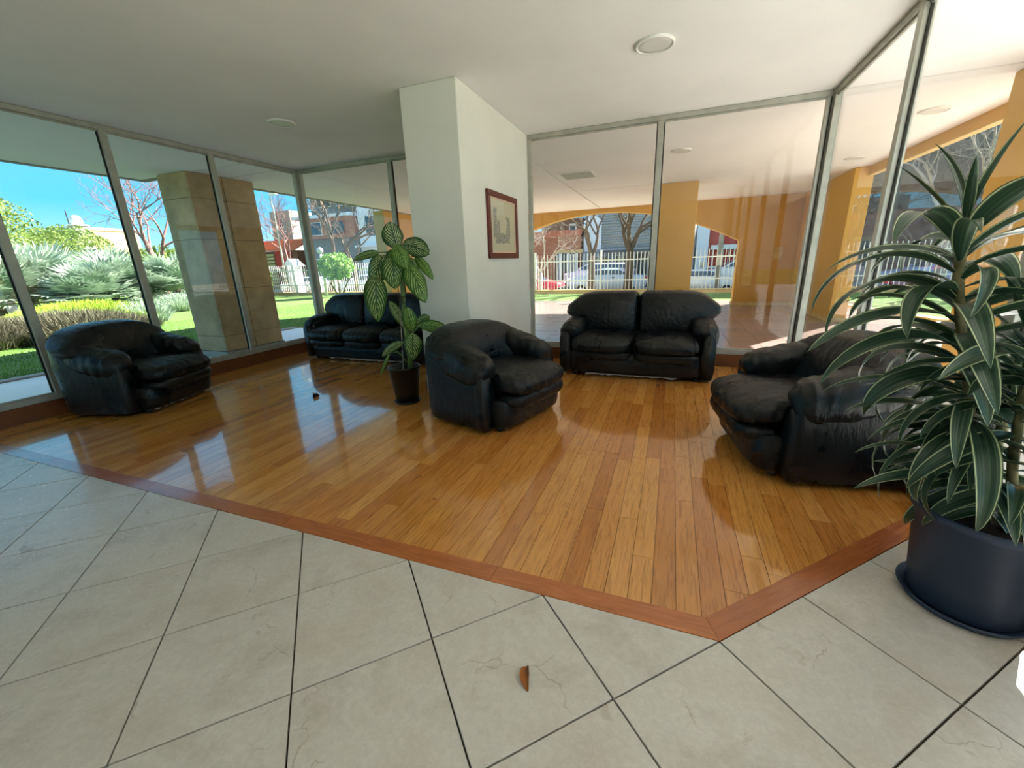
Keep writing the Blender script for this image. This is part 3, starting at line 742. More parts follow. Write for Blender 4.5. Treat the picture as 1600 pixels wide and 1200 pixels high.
# D big grey apartment wall
b = bld('apartment_building', 0, 29, 'tall grey rough stone building behind the trees at upper right')
part('wall', (7.2, 30, 0, 10, 0, 14), M['stonegrey'], b)
for zz in range(2): part('ledge', (7.15, 30, -.12, -.001, 1.9+zz*4.6, 2.0+zz*4.6), M['stonegrey'], b)
random.seed(40)
for k_ in range(260):
    xx = random.uniform(7.3, 20); zz = random.uniform(.3, 9.5); w_ = random.uniform(.25, .6); h_ = random.uniform(.15, .32)
    part('stone_block', (xx, xx+w_, -.05-random.random()*.05, -.001, zz, zz+h_), M['stonegrey'], b, .02)
# E left houses
b = bld('house', 0, 29, 'low house with orange tiled roof and slatted yellow green front')
part('wall', (-44, -33.2, 0, 7, 0, 3.5), M['brown'], b)
for i in range(9): part('slat', (-43.5, -36.1, -.16, -.05, .5+i*.32, .70+i*.32), M['greenslat'], b)
part('brown_panel', (-36.0, -33.9, -.06, -.001, 1.9, 3.5), M['redwall'], b)
for i in range(6): part('slat', (-35.4, -33.3, -.16, -.07, .5+i*.24, .66+i*.24), M['greenslat'], b)
for i in range(12): part('roof_course', (-44.5, -33.0, -.5+i*.2, -.28+i*.2, 3.5+i*.09, 3.62+i*.09), M['redroof'], b)
part('chimney', (-39.0, -38.7, .9, 1.2, 4.2, 5.0), M['redwall'], b)
b = bld('tower_block', -37.5, 36, 'narrow beige block rising behind the orange roof house'); 
part('wall', (-6.5, -3.5, 0, 5, 0, 8.2), M['concrete'], b); win(b, -5.6, -4.6, 6.4, 7.4)
b = bld('house', 0, 29.2, 'two storey grey and brown brick house left of the bright white house')
part('ground_floor', (-32.5, -26.0, 0, 7, 0, 4.3), M['greybrick'], b)
part('upper_floor', (-31.8, -26.0, -.4, 7, 4.31, 6.0), M['orangebrick'], b)
part('roof_slab', (-32.6, -25.9, -.8, 7, 6.01, 6.25), M['whitewall'], b)
part('top_floor', (-31.4, -26.2, .5, 7, 6.26, 9.2), M['greybrick'], b)
win(b, -28.4, -27.0, 4.6, 5.7, -.42, frame='redwall'); win(b, -30.9, -29.6, 4.6, 5.7, -.42)
win(b, -30.6, -29.0, 7.0, 8.3, .48); win(b, -28.4, -27.1, 7.0, 8.3, .48)
win(b, -31.5, -29.8, .8, 2.6); win(b, -28.8, -27.4, .2, 2.6, frame='trimb')
b = bld('house', 0, 29.1, 'bright white house partly hidden by the mottled plant')
part('wall', (-25.8, -17.5, 0, 7, 0, 8.6), M['whitewall'], b)
win(b, -25.0, -23.8, 4.3, 5.9, frame='bluegrey'); win(b, -22.6, -21.2, 4.3, 5.9, frame='bluegrey'); win(b, -25.0, -23.8, .8, 2.4, frame='bluegrey'); part('balcony', (-25.9, -20, -.7, -.001, 3.4, 3.55), M['whitewall'], b)
part('fascia', (-25.9, -17.4, -.15, -.001, 8.2, 8.7), M['concrete'], b)
b = bld('flat_building', -100, 42, 'long low pale building far behind the palms'); part('wall', (-14, 5.2, 0, 8, 0, 9.6), M['yellowkerb'], b); part('parapet', (-14.2, 5.4, -.3, 8, 9.61, 10.0), M['whitewall'], b)
for i in range(6): win(b, -12+i*2.8, -10.6+i*2.8, 6.5, 8.4)
b = bld('church_tower', -92.6, 40.5, 'small round topped stone tower rising above the palms at left'); b['category'] = 'tower'
part('shaft', (-1.0, 1.0, -1.0, 1.0, 0, 9.9), M['concrete'], b); part('cornice', (-1.15, 1.15, -1.15, 1.15, 9.91, 10.1), M['whitewall'], b)
o = link('dome', lathe([(0, 10.1), (.85, 10.1), (.85, 10.6), (.75, 11.1), (.5, 11.45), (.0, 11.6)], 24), M['whitewall'], b, True)
bm = bmesh.new(); tube(bm, [(-2.2, 0, 0), (-2.2, 0, 12.4)], .08, 6); link('mast', bm2(bm), M['gasket'], b)
# street furniture
b = bld('street_lamp', -21.9, 17.5, 'tall thin street lamp pole right of the stone column'); b['category'] = 'lamp'; b.location.z = -.42
bm = bmesh.new(); tube(bm, [(0, 0, 0), (0, 0, 5.2), (.1, -.2, 5.6), (.6, -.5, 5.8)], [.06, .045, .04, .03], 8); link('pole', bm2(bm), M['frame'], b, True)
boxo('lamp_head', (.5, 1.0, -.6, -.4, 5.74, 5.84), M['white'], b, .02)
b = bld('meter_hut', -21.6, 17.9, 'small white gabled meter cabinet at the foot of the street lamp'); b['category'] = 'cabinet'; b.location.z = -.42
boxo('cabinet', (-.32, .32, -.2, .3, 0, 1.95), M['whitewall'], b)
g_, _ = prism([(-.5, 0), (.5, 0), (0, .42)], 0, .7); o = link('gable_roof', g_, M['whitewall'], b); o.rotation_euler = (PI/2, 0, 0); o.location = (0, .4, 2.10)
b = bld('garden_lamp', -17.35, 15.9, 'white lawn lamp post with a round globe left of the clipped green tree'); b['category'] = 'lamp'; b.location.z = GZ
bm = bmesh.new(); tube(bm, [(0, 0, 0), (0, 0, 2.2)], .065, 10); link('post', bm2(bm), M['whitemetal'], b, True)
link('globe', lathe([(0, 2.18), (.1, 2.19), (.16, 2.3), (.14, 2.42), (0, 2.5)], 18), M['lens'], b, True)
b = bld('garden_post', -27.5, 7.6, 'orange and white painted post on the garden path at the far left'); b['category'] = 'post'; b.location.z = GZ
boxo('shaft', (-.35, .35, -.35, .35, .0, 3.2), plain('orange_paint', S(224, 140, 84), .7), b, .01); boxo('white_face', (.351, .40, -.34, .34, 0, 3.2), M['whitewall'], b)
boxo('garden_path', (-40, -24, 6.6, 8.9, GZ-.012, GZ+.012), M['porchlight'], None, 0, kind='structure')

# ------------------------------------------------------------------ trees
M['bark'] = plain('grey_brown_bark', S(108, 94, 82), .9, .2, .25, 5, .6, bdist=.02)
M['barkd'] = plain('dark_brown_bark', S(84, 70, 56), .9, .2, .25, 5, .6, bdist=.02)
M['barkp'] = plain('pale_twigs', S(176, 164, 152), .9, .2, .15, 5, .3)
M['barkm'] = plain('mauve_bark', S(136, 104, 98), .9, .2, .2, 5, .3)
def grow(bmT, bmB, p, d, r, L, depth, maxd, rnd, spread=.65, up=.12, nmin=2, nmax=3):
    n_ = 4; pts = [p]; q = p.copy(); dd = d.copy()
    for i in range(n_):
        dd = (dd+Vector((rnd.uniform(-1, 1), rnd.uniform(-1, 1), rnd.uniform(-.6, 1)))*.14+Vector((0, 0, up*.3))).normalized()
        q = q+dd*L/n_; pts.append(q.copy())
    r1 = r*.62
    tube(bmT if depth == 0 else bmB, pts, [r+(r1-r)*i/n_ for i in range(n_+1)], 8 if depth == 0 else (5 if depth < 3 else 3), False)
    if depth >= maxd: return
    for k_ in range(rnd.randint(nmin, nmax)):
        ax = dd.cross(Vector((rnd.uniform(-1, 1), rnd.uniform(-1, 1), rnd.uniform(-1, 1)))).normalized()
        nd = (Matrix.Rotation(rnd.uniform(.3, 1)*spread, 3, ax) @ dd).normalized()
        grow(bmT, bmB, pts[-1 if k_ < 2 else -2], nd, r1*rnd.uniform(.75, .95), L*rnd.uniform(.62, .85), depth+1, maxd, rnd, spread, up, nmin, nmax)
def bare(loc, r, L0, Lb, label, mat='bark', maxd=5, spread=.75, seed=1, lean=(0, 0), nmin=2, nmax=3):
    rnd = random.Random(seed)
    root = empty('bare_tree', loc, 0, label=label, category='tree')
    bT = bmesh.new(); bB = bmesh.new()
    d = Vector((lean[0], lean[1], 1)).normalized()
    tube(bT, [Vector((0, 0, 0)), d*L0*.5+Vector((.03, 0, 0)), d*L0], [r*1.25, r, r*.92], 10, True)
    for k_ in range(3 if nmax > 2 else 2):
        a = k_*2.2+rnd.uniform(0, 1); nd = (d+Vector((math.cos(a), math.sin(a)*.7, 0))*spread*.7).normalized()
        grow(bB, bB, d*L0, nd, r*.62, Lb, 1, maxd, rnd, spread, .1, nmin, nmax)
    link('trunk', bm2(bT), M[mat], root, True); link('branches', bm2(bB), M[mat], root, True)
    return root
bare((-2.1, 18.4, -.42), .20, 2.0, 1.1, 'thick trunked bare street tree in front of the pale grey house', 'barkd', 6, .95, 4, nmin=3)
bare((-3.9, 19.1, -.42), .16, 1.9, 1.2, 'forking bare street tree left of the thick trunked one', 'bark', 6, .95, 9, nmin=3)
bare((-6.3, 18.6, -.42), .09, 1.2, .9, 'tangled pale twiggy bare tree just right of the framed picture', 'barkp', 7, 1.2, 12, nmin=2, nmax=4)
bare((-8.3, 19.0, -.42), .09, 1.3, .9, 'tangled bare tree mostly hidden behind the white pillar', 'barkp', 6, 1.1, 17)
bare((-20.0, 18.9, -.42), .24, 2.2, 1.7, 'big bare tree with rising limbs behind the clipped green tree', 'bark', 6, .9, 23, lean=(.35, 0), nmin=3)
bare((-23.4, 19.2, -.42), .13, 2.0, 1.6, 'slender bare tree above the orange roof house', 'barkm', 6, .95, 31, nmin=3)
bare((-18.3, 19.3, -.42), .11, 1.8, 1.3, 'small bare tree in front of the bright white house', 'bark', 6, .9, 37)
bare((-27, 13.8, GZ), .18, 1.7, 2.0, 'spreading bare tree behind the palms left of the stone column', 'barkm', 6, 1.15, 43, nmin=3)
bare((8.9, 18.8, -.42), .16, 2.4, 1.6, 'bare tree over the fence in front of the grey stone building, left one', 'barkp', 6, 1.0, 51, nmin=3)
bare((11.8, 19.0, -.42), .16, 2.6, 1.7, 'bare tree over the fence in front of the grey stone building, right one', 'barkp', 6, 1.0, 57, nmin=3)
def leafcloud(n_, rx, ry, rz, size, rnd, shell=.55):
    V = []; F = []; UVc = 0
    for i in range(n_):
        while True:
            a = Vector((rnd.uniform(-1, 1), rnd.uniform(-1, 1), rnd.uniform(-1, 1)))
            if shell < a.length < 1: break
        a *= 1+.18*noise.noise(a*2.3+Vector((rx, 0, 0)))
        c = Vector((a.x*rx, a.y*ry, a.z*rz)); u_ = Vector((rnd.gauss(0, 1), rnd.gauss(0, 1), rnd.gauss(0, 1))).normalized(); v_ = u_.cross(Vector((rnd.gauss(0, 1), rnd.gauss(0, 1), rnd.gauss(0, 1)))).normalized()
        s_ = size*rnd.uniform(.6, 1.3); b0 = len(V)
        V += [c-u_*s_, c+v_*s_*.45, c+u_*s_, c-v_*s_*.45]; F.append((b0, b0+1, b0+2, b0+3))
    return pyd(V, F)
M['citrus'] = green('clipped_tree_leaf', S(70, 118, 44), S(176, 206, 116), .45, .3, 4)
M['olive'] = green('far_tree_leaf', S(82, 112, 50), S(150, 166, 82), .6, .25, 1)
M['palm'] = green('blue_green_frond', S(108, 136, 108), S(206, 218, 194), .4, .2, 1.2)  # brightened: the pale end puts whitish highlights into the frond colour
M['lime'] = green('yellow_green_groundcover', S(128, 160, 40), S(206, 220, 90), .6, .3, 3)
M['heather'] = green('grey_brown_shrub', S(86, 84, 66), S(138, 132, 104), .8, .1, 3)
ct = empty('clipped_tree', (-16.45, 15.9, GZ), 0, label='small round clipped green tree on the lawn above the left end of the sofa', category='tree')
rnd = random.Random(5); bm = bmesh.new()
for a in ((.0, .0), (.12, .3), (-.14, -.2)): tube(bm, [(a[0]*.3, a[1]*.3, 0), (a[0]*1.5, a[1], .5), (a[0]*3, a[1]*2, 1.1)], [.05, .035, .02], 6)
link('trunk', bm2(bm), M['barkd'], ct, True)
o = link('crown', leafcloud(2600, .92, .85, .68, .085, rnd), M['citrus'], ct, kind='stuff'); o.location = (0, 0, 1.5)
def shrub(name, loc, r, n_, size, mt, label, seed=1, h0=0, trunk=0):
    root = empty(name, loc, 0, label=label, category='shrub' if not trunk else 'tree'); rnd = random.Random(seed)
    o = link('foliage', leafcloud(n_, *r, size, rnd, .45), M[mt], root, kind='stuff'); o.location = (0, 0, h0)
    if trunk:
        bm = bmesh.new(); tube(bm, [(0, 0, 0), (.1, 0, h0)], [trunk, trunk*.5], 7); link('trunk', bm2(bm), M['barkd'], root, True)
    return root
shrub('leafy_tree', (-38, 9.5, GZ), (4.2, 4.0, 3.0), 15000, .10, 'olive', 'loose pale green tree rising at the far left edge', 3, 4.2, .2)
shrub('leafy_tree', (-48, 19, GZ), (4.2, 3.0, 2.0), 7000, .12, 'olive', 'low olive tree in front of the long pale building', 4, 3.6, .2)
shrub('round_bush', (-30, 15.6, GZ), (3.0, 1.6, 1.5), 3200, .14, 'olive', 'olive bush with yellowish tips behind the right palms', 6, 1.6)
shrub('climbing_bush', (-21.9, 15.9, GZ), (.55, .5, .95), 1300, .09, 'olive', 'narrow dark green bush at the right edge of the stone column', 8, .95)
for i, (x_, y_, r_) in enumerate(side_bushes):
    shrub('round_bush', (x_, y_, GZ), (r_, r_, r_), 2600, .12, 'olive', 'round green bush on the side lawn, %s' % ('third from the street', 'second from the street', 'nearest the street', 'farthest from the street')[i], 80+i, r_)
# spiky palms
def spiky(loc, R_, n_, label, seed, blades=16):
    rnd = random.Random(seed); root = empty('spiky_palm', loc, 0, label=label, category='palm')
    V = []; F = []
    for i in range(n_):
        a = rnd.uniform(0, 2*PI); el = rnd.uniform(.05, 1.45); cdir = Vector((math.cos(a)*math.cos(el), math.sin(a)*math.cos(el), math.sin(el)))
        base = cdir*R_*rnd.uniform(.35, .75); base.z = abs(base.z)*.9+.25*R_; sx_ = cdir.cross(Vector((0, 0, 1))).normalized(); up_ = sx_.cross(cdir)
        for b_ in range(blades):
            f = (b_/(blades-1)-.5)*2.3; d = (cdir*math.cos(f)+(sx_*math.sin(f))).normalized(); Lb = R_*rnd.uniform(.42, .58)
            w_ = d.cross(up_).normalized()*.030*R_; p1 = base+d*Lb*.5+up_*.02; p2 = base+d*Lb-Vector((0, 0, .12*Lb)); b0 = len(V)
            V += [base-w_*.3, base+w_*.3, p1+w_, p1-w_, p2]; F += [(b0, b0+1, b0+2, b0+3), (b0+3, b0+2, b0+4)]
    link('fronds', pyd(V, F), M['palm'], root, kind='stuff')
    bm = bmesh.new(); tube(bm, [(0, 0, 0), (0, 0, R_*.9)], [.16, .12], 8); link('trunk', bm2(bm), M['barkd'], root, True)
for i, (x_, y_, R_, lb) in enumerate(((-20.5, 10.6, 1.9, 'spiky blue green palm touching the left edge of the stone column'), (-21.2, 8.7, 1.9, 'spiky blue green palm between the two left mullions, right of centre'),
      (-20.2, 7.5, 1.55, 'low front spiky palm directly behind the yellow green groundcover'), (-23.5, 7.2, 2.1, 'spiky blue green palm in the middle of the row of palms'), (-22.4, 5.9, 1.9, 'spiky palm at the left end of the row, beside the leaning mullion'),
      (-26, 8.9, 2.3, 'tall pale spiky palm at the back of the row under the round topped tower'), (-26.5, 11.2, 2.2, 'tall spiky palm at the back of the row under the spreading bare tree'))):
    spiky((x_, y_, GZ), R_, 110, lb, 60+i, 13)
def tuft(name, loc, rx, ry, hh, n_, mt, label, seed, w_=.012, cat='shrub'):
    rnd = random.Random(seed); root = empty(name, loc, 0, label=label, category=cat); V = []; F = []
    for i in range(n_):
        a = rnd.uniform(0, 2*PI); rr = math.sqrt(rnd.random()); p = Vector((math.cos(a)*rr*rx, math.sin(a)*rr*ry, 0)); h_ = hh*(1-.55*rr*rr)*rnd.uniform(.7, 1.1)
        l_ = Vector((math.cos(a)*rr*.5+rnd.uniform(-.35, .35), math.sin(a)*rr*.5+rnd.uniform(-.35, .35), 1)).normalized(); s_ = Vector((-l_.y+rnd.uniform(-.5, .5), l_.x+rnd.uniform(-.5, .5), 0)).normalized()*w_
        b0 = len(V); m_ = p+l_*h_*.55; t_ = p+l_*h_+Vector((l_.x, l_.y, -.1))*h_*.35; V += [p-s_, p+s_, m_+s_, m_-s_, t_]; F += [(b0, b0+1, b0+2, b0+3), (b0+3, b0+2, b0+4)]
    link('stems', pyd(V, F), M[mt], root, kind='stuff'); return root
tuft('groundcover_bed', (-17.5, 6.1, GZ), 2.6, 1.5, .75, 9000, 'lime', 'bright yellow green low bed of groundcover in front of the palms', 71, .03)
tuft('grey_shrub', (-14.1, 4.3, GZ), 2.3, 1.3, .72, 9000, 'heather', 'dark grey brown shrub bed in shade behind the left armchair', 72, .014)
tuft('grey_shrub', (-15.2, 2.6, GZ), 2.2, 1.2, .80, 7000, 'heather', 'dark shrub bed in shade at the far left, below the orange post', 73, .014)
tuft('pale_tuft', (-15.6, 6.6, GZ), .7, .6, .75, 1500, 'palm', 'pale spiky tuft at the right end of the yellow green bed', 74, .014)
tuft('pale_tuft', (-18.6, 9.4, GZ), .7, .6, .8, 1500, 'palm', 'pale spiky tuft under the right palm beside the stone column', 75, .014)
# short grass blades on the near lawn
rnd = random.Random(9); V = []; F = []
for i in range(26000):
    x_ = -9.1-5.5*rnd.random()**1.3; y_ = rnd.uniform(.2, 13); h_ = rnd.uniform(.02, .055); dx = rnd.uniform(-.02, .02); dy = rnd.uniform(-.02, .02); b0 = len(V)
    V += [(x_, y_-.005, GZ-.016), (x_, y_+.005, GZ-.016), (x_+dx, y_+dy, GZ+h_-.015)]; F.append((b0, b0+1, b0+2))
link('lawn_grass', pyd(V, F), green('grass_blade', S(66, 112, 32), S(128, 170, 64), .7, .3, 1), None, kind='stuff', label='short green grass blades on the lawn outside the left windows', category='grass')
# @@END

# ------------------------------------------------------------------ leather seating
def m_leather():
    t = NT('black_leather', .38, (.016, .018, .019), .3)
    v = t.coords('Object', (1, 1, 1), rnd=True)
    a = t.noise(v, 5, 4); b = t.noise(v, 260, 3, .6); w_ = t.noise(t.coords('Object', (1.3, 1.3, .4), rnd=True), 20, 6, .62, 1.6)
    t.color(t.ramp(a, [(.3, (.0035, .0037, .0040)), (.7, (.008, .0083, .0085))]))
    t.l(t.ramp(a, [(.3, (.24,)*3), (.7, (.36,)*3)]), t.p.inputs['Roughness'])
    h = t.mix(.10, w_, b); t.bump(h, .34, .02)
    return t.m
M['leather'] = m_leather()
M['foot'] = plain('dark_plastic_foot', S(40, 36, 32), .5)
M['lining'] = plain('torn_pale_lining', S(176, 172, 166), .9, .1)
def sgnpow(x, p): return math.copysign(abs(x)**p, x)
def puff(hx, hy, hz, n=(5, 5, 4), seg=26, fn=None, wr=None):
    """rounded cushion: cube grid mapped to a superquadric-like rounded box, then deformed by fn(p, uvw) and wrinkled by wr(p,n)"""
    bm = bmesh.new(); bmesh.ops.create_cube(bm, size=2)
    bmesh.ops.subdivide_edges(bm, edges=bm.edges, cuts=seg-1, use_grid_fill=True)
    for v in bm.verts:
        x, y, z = v.co
        # squash cube onto rounded shape
        m_ = (abs(x)**n[0]+abs(y)**n[1]+abs(z)**n[2])**(-1/((n[0]+n[1]+n[2])/3))
        p = Vector((x*m_, y*m_, z*m_)); q = Vector((p.x*hx, p.y*hy, p.z*hz))
        v.co = fn(q, p) if fn else q
    bmesh.ops.recalc_face_normals(bm, faces=bm.faces)
    bm.normal_update()
    if wr:
        nn = [(v, v.normal.copy(), v.co.copy()) for v in bm.verts]
        for v, n_, c in nn: v.co = c+n_*wr(c, n_)
    return bm2(bm)
def crease(v, w_=.10):
    return -math.exp(-(v/w_)**2)
def wrk(sx, sy, sz, amp, seed=0):
    def f(c, n_):
        a = noise.noise(Vector((c.x*sx+seed, c.y*sy, c.z*sz)))
        b = noise.noise(Vector((c.x*sx*2.1+seed+9, c.y*sy*2.1, c.z*sz*2.1)))
        return amp*(-(abs(a))*1.6+.5*b)
    return f
def sofa(name, n, W, D, label, cat, group=None, loc=(0,0,0), rz=0, seed=0, HB=.90):
    """faces -Y. W outer width over the arms, D depth"""
    random.seed(seed+100)
    root = empty(name, loc, rz, label=label, category=cat)
    L = M['leather']; hw = W/2; inner = hw-.17           # inner half width between the arms
    yb = D/2; yf = -D/2
    # plinth
    def basefn(q, p): q.z += .155; q.y += .02 if n > 1 else -.015; q.y += -.02*(1-abs(p.z)); return q
    link('base', puff(hw-.13, D/2-.075, .125, (9, 9, 9), 16, basefn, wrk(6, 6, 3, .004, seed)), L, root, True)
    # outer shell wraps sides and back
    path = []; wx = hw-.055; r = .20; y0 = yf+(.13 if n > 1 else .20)
    N = 40
    pts = []
    segs = [((-wx, y0), (-wx, yb-r)), 'arcL', ((-wx+r, yb), (wx-r, yb)), 'arcR', ((wx, yb-r), (wx, y0))]
    for s_ in segs:
        if s_ == 'arcL':
            for k_ in range(1, 9): a = PI-k_/9*PI/2; pts.append((-wx+r+r*math.cos(a), yb-r+r*math.sin(a)))
        elif s_ == 'arcR':
            for k_ in range(1, 9): a = PI/2-k_/9*PI/2; pts.append((wx-r+r*math.cos(a), yb-r+r*math.sin(a)))
        else:
            (ax, ay), (bx_, by) = s_; K = 9
            for k_ in range(K+1): pts.append((ax+(bx_-ax)*k_/K, ay+(by-ay)*k_/K))
    bm = bmesh.new(); rings = []; th = .085
    for i, (px_, py_) in enumerate(pts):
        a = pts[max(0, i-1)]; b = pts[min(len(pts)-1, i+1)]; d = Vector((b[0]-a[0], b[1]-a[1])).normalized(); nrm = Vector((-d.y, d.x))
        if nrm.dot(Vector((px_, py_))) < 0: nrm = -nrm
        t_ = (py_-y0)/(yb-y0); top = .50+.26*max(0, t_-.35)**1.1*1.6
        top = min(top, HB-.10)
        ring = []
        prof = [(0, .035), (.012, .05), (.02, .2), (.022, .35), (.02, top-.06), (.0, top-.015), (-.03, top), (-th+.02, top-.01), (-th, top-.06), (-th, .05)]
        for off, z in prof: ring.append(bm.verts.new((px_+nrm.x*off, py_+nrm.y*off, z)))
        rings.append(ring)
    for A, B in zip(rings, rings[1:]):
        m_ = len(A)
        for k_ in range(m_): bm.faces.new((A[k_], A[(k_+1) % m_], B[(k_+1) % m_], B[k_]))
    bm.faces.new(rings[0]); bm.faces.new(rings[-1][::-1])
    bmesh.ops.recalc_face_normals(bm, faces=bm.faces)
    bmesh.ops.subdivide_edges(bm, edges=bm.edges, cuts=1, use_grid_fill=True, smooth=.6)
    link('shell', bm2(bm), L, root, True)
    # arms: long soft rolls, highest at the back, flaring outwards at the front
    for sg in (-1, 1):
        def armfn(q, p, sg=sg):
            t_ = (p.y+1)/2                      # 0 front, 1 back
            wf = .80+.35*math.sin(min(1, (1-t_)*1.3)*PI*.62)
            q.x *= wf; q.z *= .85+.30*math.sin(PI*min(1, (1-t_)+.25)*.7)
            q.z += .525+(.14 if n == 1 else .02)*t_**1.6-.02*(1-t_); q.x += sg*(hw-.125)-sg*.05*t_
            q.y = q.y*(.88 if n == 1 else .93)+(.075 if n == 1 else .05)
            q.z -= .05*max(0, (q.x*sg-(hw-.11)))/.12
            return q
        link('arm', puff(.125, D/2-.055, .105, (3.2, 4, 2.6), 30, armfn, wrk(5, 16, 6, .012, seed+sg*5)), L, root, True)
    # seats
    cw = 2*inner/n
    for k_ in range(n):
        xc = -inner+cw*(k_+.5)
        ext = .035 if n > 1 else .05
        def seatfn(q, p, xc=xc):
            f = max(0, -p.y); q.x *= 1+(.10 if n == 1 else .03)*f*f
            q.y -= .035*(1-p.x*p.x)*f
            q.z -= .05*max(0, f-.45)**1.2; q.z += .02*(1-p.x**2)*(1-p.y**2)
            q.x += xc; q.y += -.105-(.02 if n == 1 else 0); q.z += .385; return q
        def wseat(c, n_, xc=xc):
            rx = c.x-xc; ry = c.y-(yb-.25); ang = math.atan2(rx, -ry); rr = math.hypot(rx, ry)
            a = noise.noise(Vector((ang*9+seed+k_*3, rr*1.3, 0))); b = noise.noise(Vector((ang*19+seed, rr*3, 2)))
            return (.009*crease(a)+.006*crease(b, .13)-.012*abs(a))*min(1, rr*2.5)
        link('seat_cushion', puff(cw/2+(.0 if n > 1 else .0), D/2-.085+(.0 if n == 1 else 0), .085, (6, 5, 3.0), 40, seatfn, wseat), L, root, True)
        def padfn(q, p, xc=xc):
            f = max(0, -p.y); q.y -= .02*(1-p.x*p.x)*f
            q.x += xc; q.y += yf+(.16 if n > 1 else .10); q.z += .262; return q
        link('front_pad', puff(cw/2-.004, .135, .062, (7, 3.5, 2.8), 22, padfn, wrk(18, 3, 6, .007, seed+k_)), L, root, True)
        # back cushion: leaning, rounded top, outer edge swept out over the arm
        def backfn(q, p, xc=xc, k_=k_):
            h = (p.z+1)/2
            out = 0
            if k_ == 0: out += max(0, -p.x)**1.4*(-1)
            if k_ == n-1: out += max(0, p.x)**1.4
            fl = .19 if n > 1 else .17; sm = lambda a, b, v_: (lambda u: u*u*(3-2*u))(min(1, max(0, (v_-a)/(b-a))))
            hf = sm(.22, .60, h)*(1-.35*sm(.75, 1, h))
            q.x += out*fl*hf
            q.z -= abs(out)**2.4*(.10 if n > 1 else .12)*h          # crown falls towards the arm
            q.x += xc; q.z += HB/2+.215; q.y += yb-.19+.10*(h-.5)
            q.y -= .055*math.sin(h*PI)**.7*(1-p.x*p.x) if p.y < 0 else 0
            q.y += .05*abs(out)*h
            if n == 1: q.y -= .16*abs(p.x)**2.2*(1-.4*h)
            return q
        def wback(c, n_, xc=xc, k_=k_):
            rx = c.x-xc; rz_ = c.z-.42; ang = math.atan2(rx, rz_+.05); rr = math.hypot(rx, rz_)
            a = noise.noise(Vector((ang*7+seed*2+k_*7, rr*1.2, 3))); b = noise.noise(Vector((ang*17+seed, rr*3, 2)))
            low = max(.25, 1.15-rr*2.2)
            return (.012*crease(a)+.008*crease(b, .13)-.018*abs(a))*low
        link('back_cushion', puff(cw/2+.008, .135, HB/2-.215, (9, 3.4, 6.0), 54 if n < 3 else 40, backfn, wback), L, root, True)
    # feet and a ragged strip of torn lining under the front
    for sx_ in (-1, 1):
        for sy_ in (-1, 1):
            me = lathe([(0, 0), (.020, 0), (.026, .012), (.028, .04), (0, .04)], 14); o = link('foot', me, M['foot'], root, True)
            o.location = (sx_*(hw-.2), sy_*(D/2-.16)+.02, 0)
    V = []; F = []; nseg = 26
    xa, xb = -.3*W, .28*W
    for i in range(nseg+1):
        x_ = xa+(xb-xa)*i/nseg; dz = random.uniform(.004, .022); yy = yf+.125+random.uniform(-.004, .004)
        for (a, b) in ((yy, .045), (yy, .045-dz-.008), (yy+.006, .045-dz-.008), (yy+.006, .045)): V.append((x_, a, max(.004, b)))
    for i in range(nseg):
        for k_ in range(4): F.append((i*4+k_, i*4+(k_+1) % 4, (i+1)*4+(k_+1) % 4, (i+1)*4+k_))
    F += [(0, 1, 2, 3), (nseg*4+3, nseg*4+2, nseg*4+1, nseg*4)]
    link('torn_lining', pyd(V, F), M['lining'], root)
    return root
sofa('loveseat', 2, 1.70, .88, 'two seat black leather loveseat facing the room in front of the back window', 'sofa', loc=(-.585, 3.58, 0), rz=rad(-1), seed=3, HB=.92)
sofa('three_seat_sofa', 3, 2.25, .88, 'long black leather three seat sofa in the far left corner behind the leafy potted plant', 'sofa', loc=(-4.22, 3.57, 0), rz=0, seed=8, HB=.92)
sofa('armchair', 1, 1.06, .92, 'black leather armchair in the middle, in front of the white pillar, seen from its side', 'armchair', loc=(-1.61, 1.89, 0), rz=rad(90-17), seed=5, HB=.80)
sofa('armchair', 1, 1.06, .92, 'black leather armchair by the left window wall with blue sky sheen on its back', 'armchair', loc=(-5.27, 1.17, 0), rz=rad(90+18), seed=12, HB=.86)
sofa('armchair', 1, 1.06, .90, 'black leather armchair at the right, partly hidden behind the tall striped potted plant', 'armchair', loc=(.61, 1.71, 0), rz=rad(-90+10), seed=21, HB=.80)

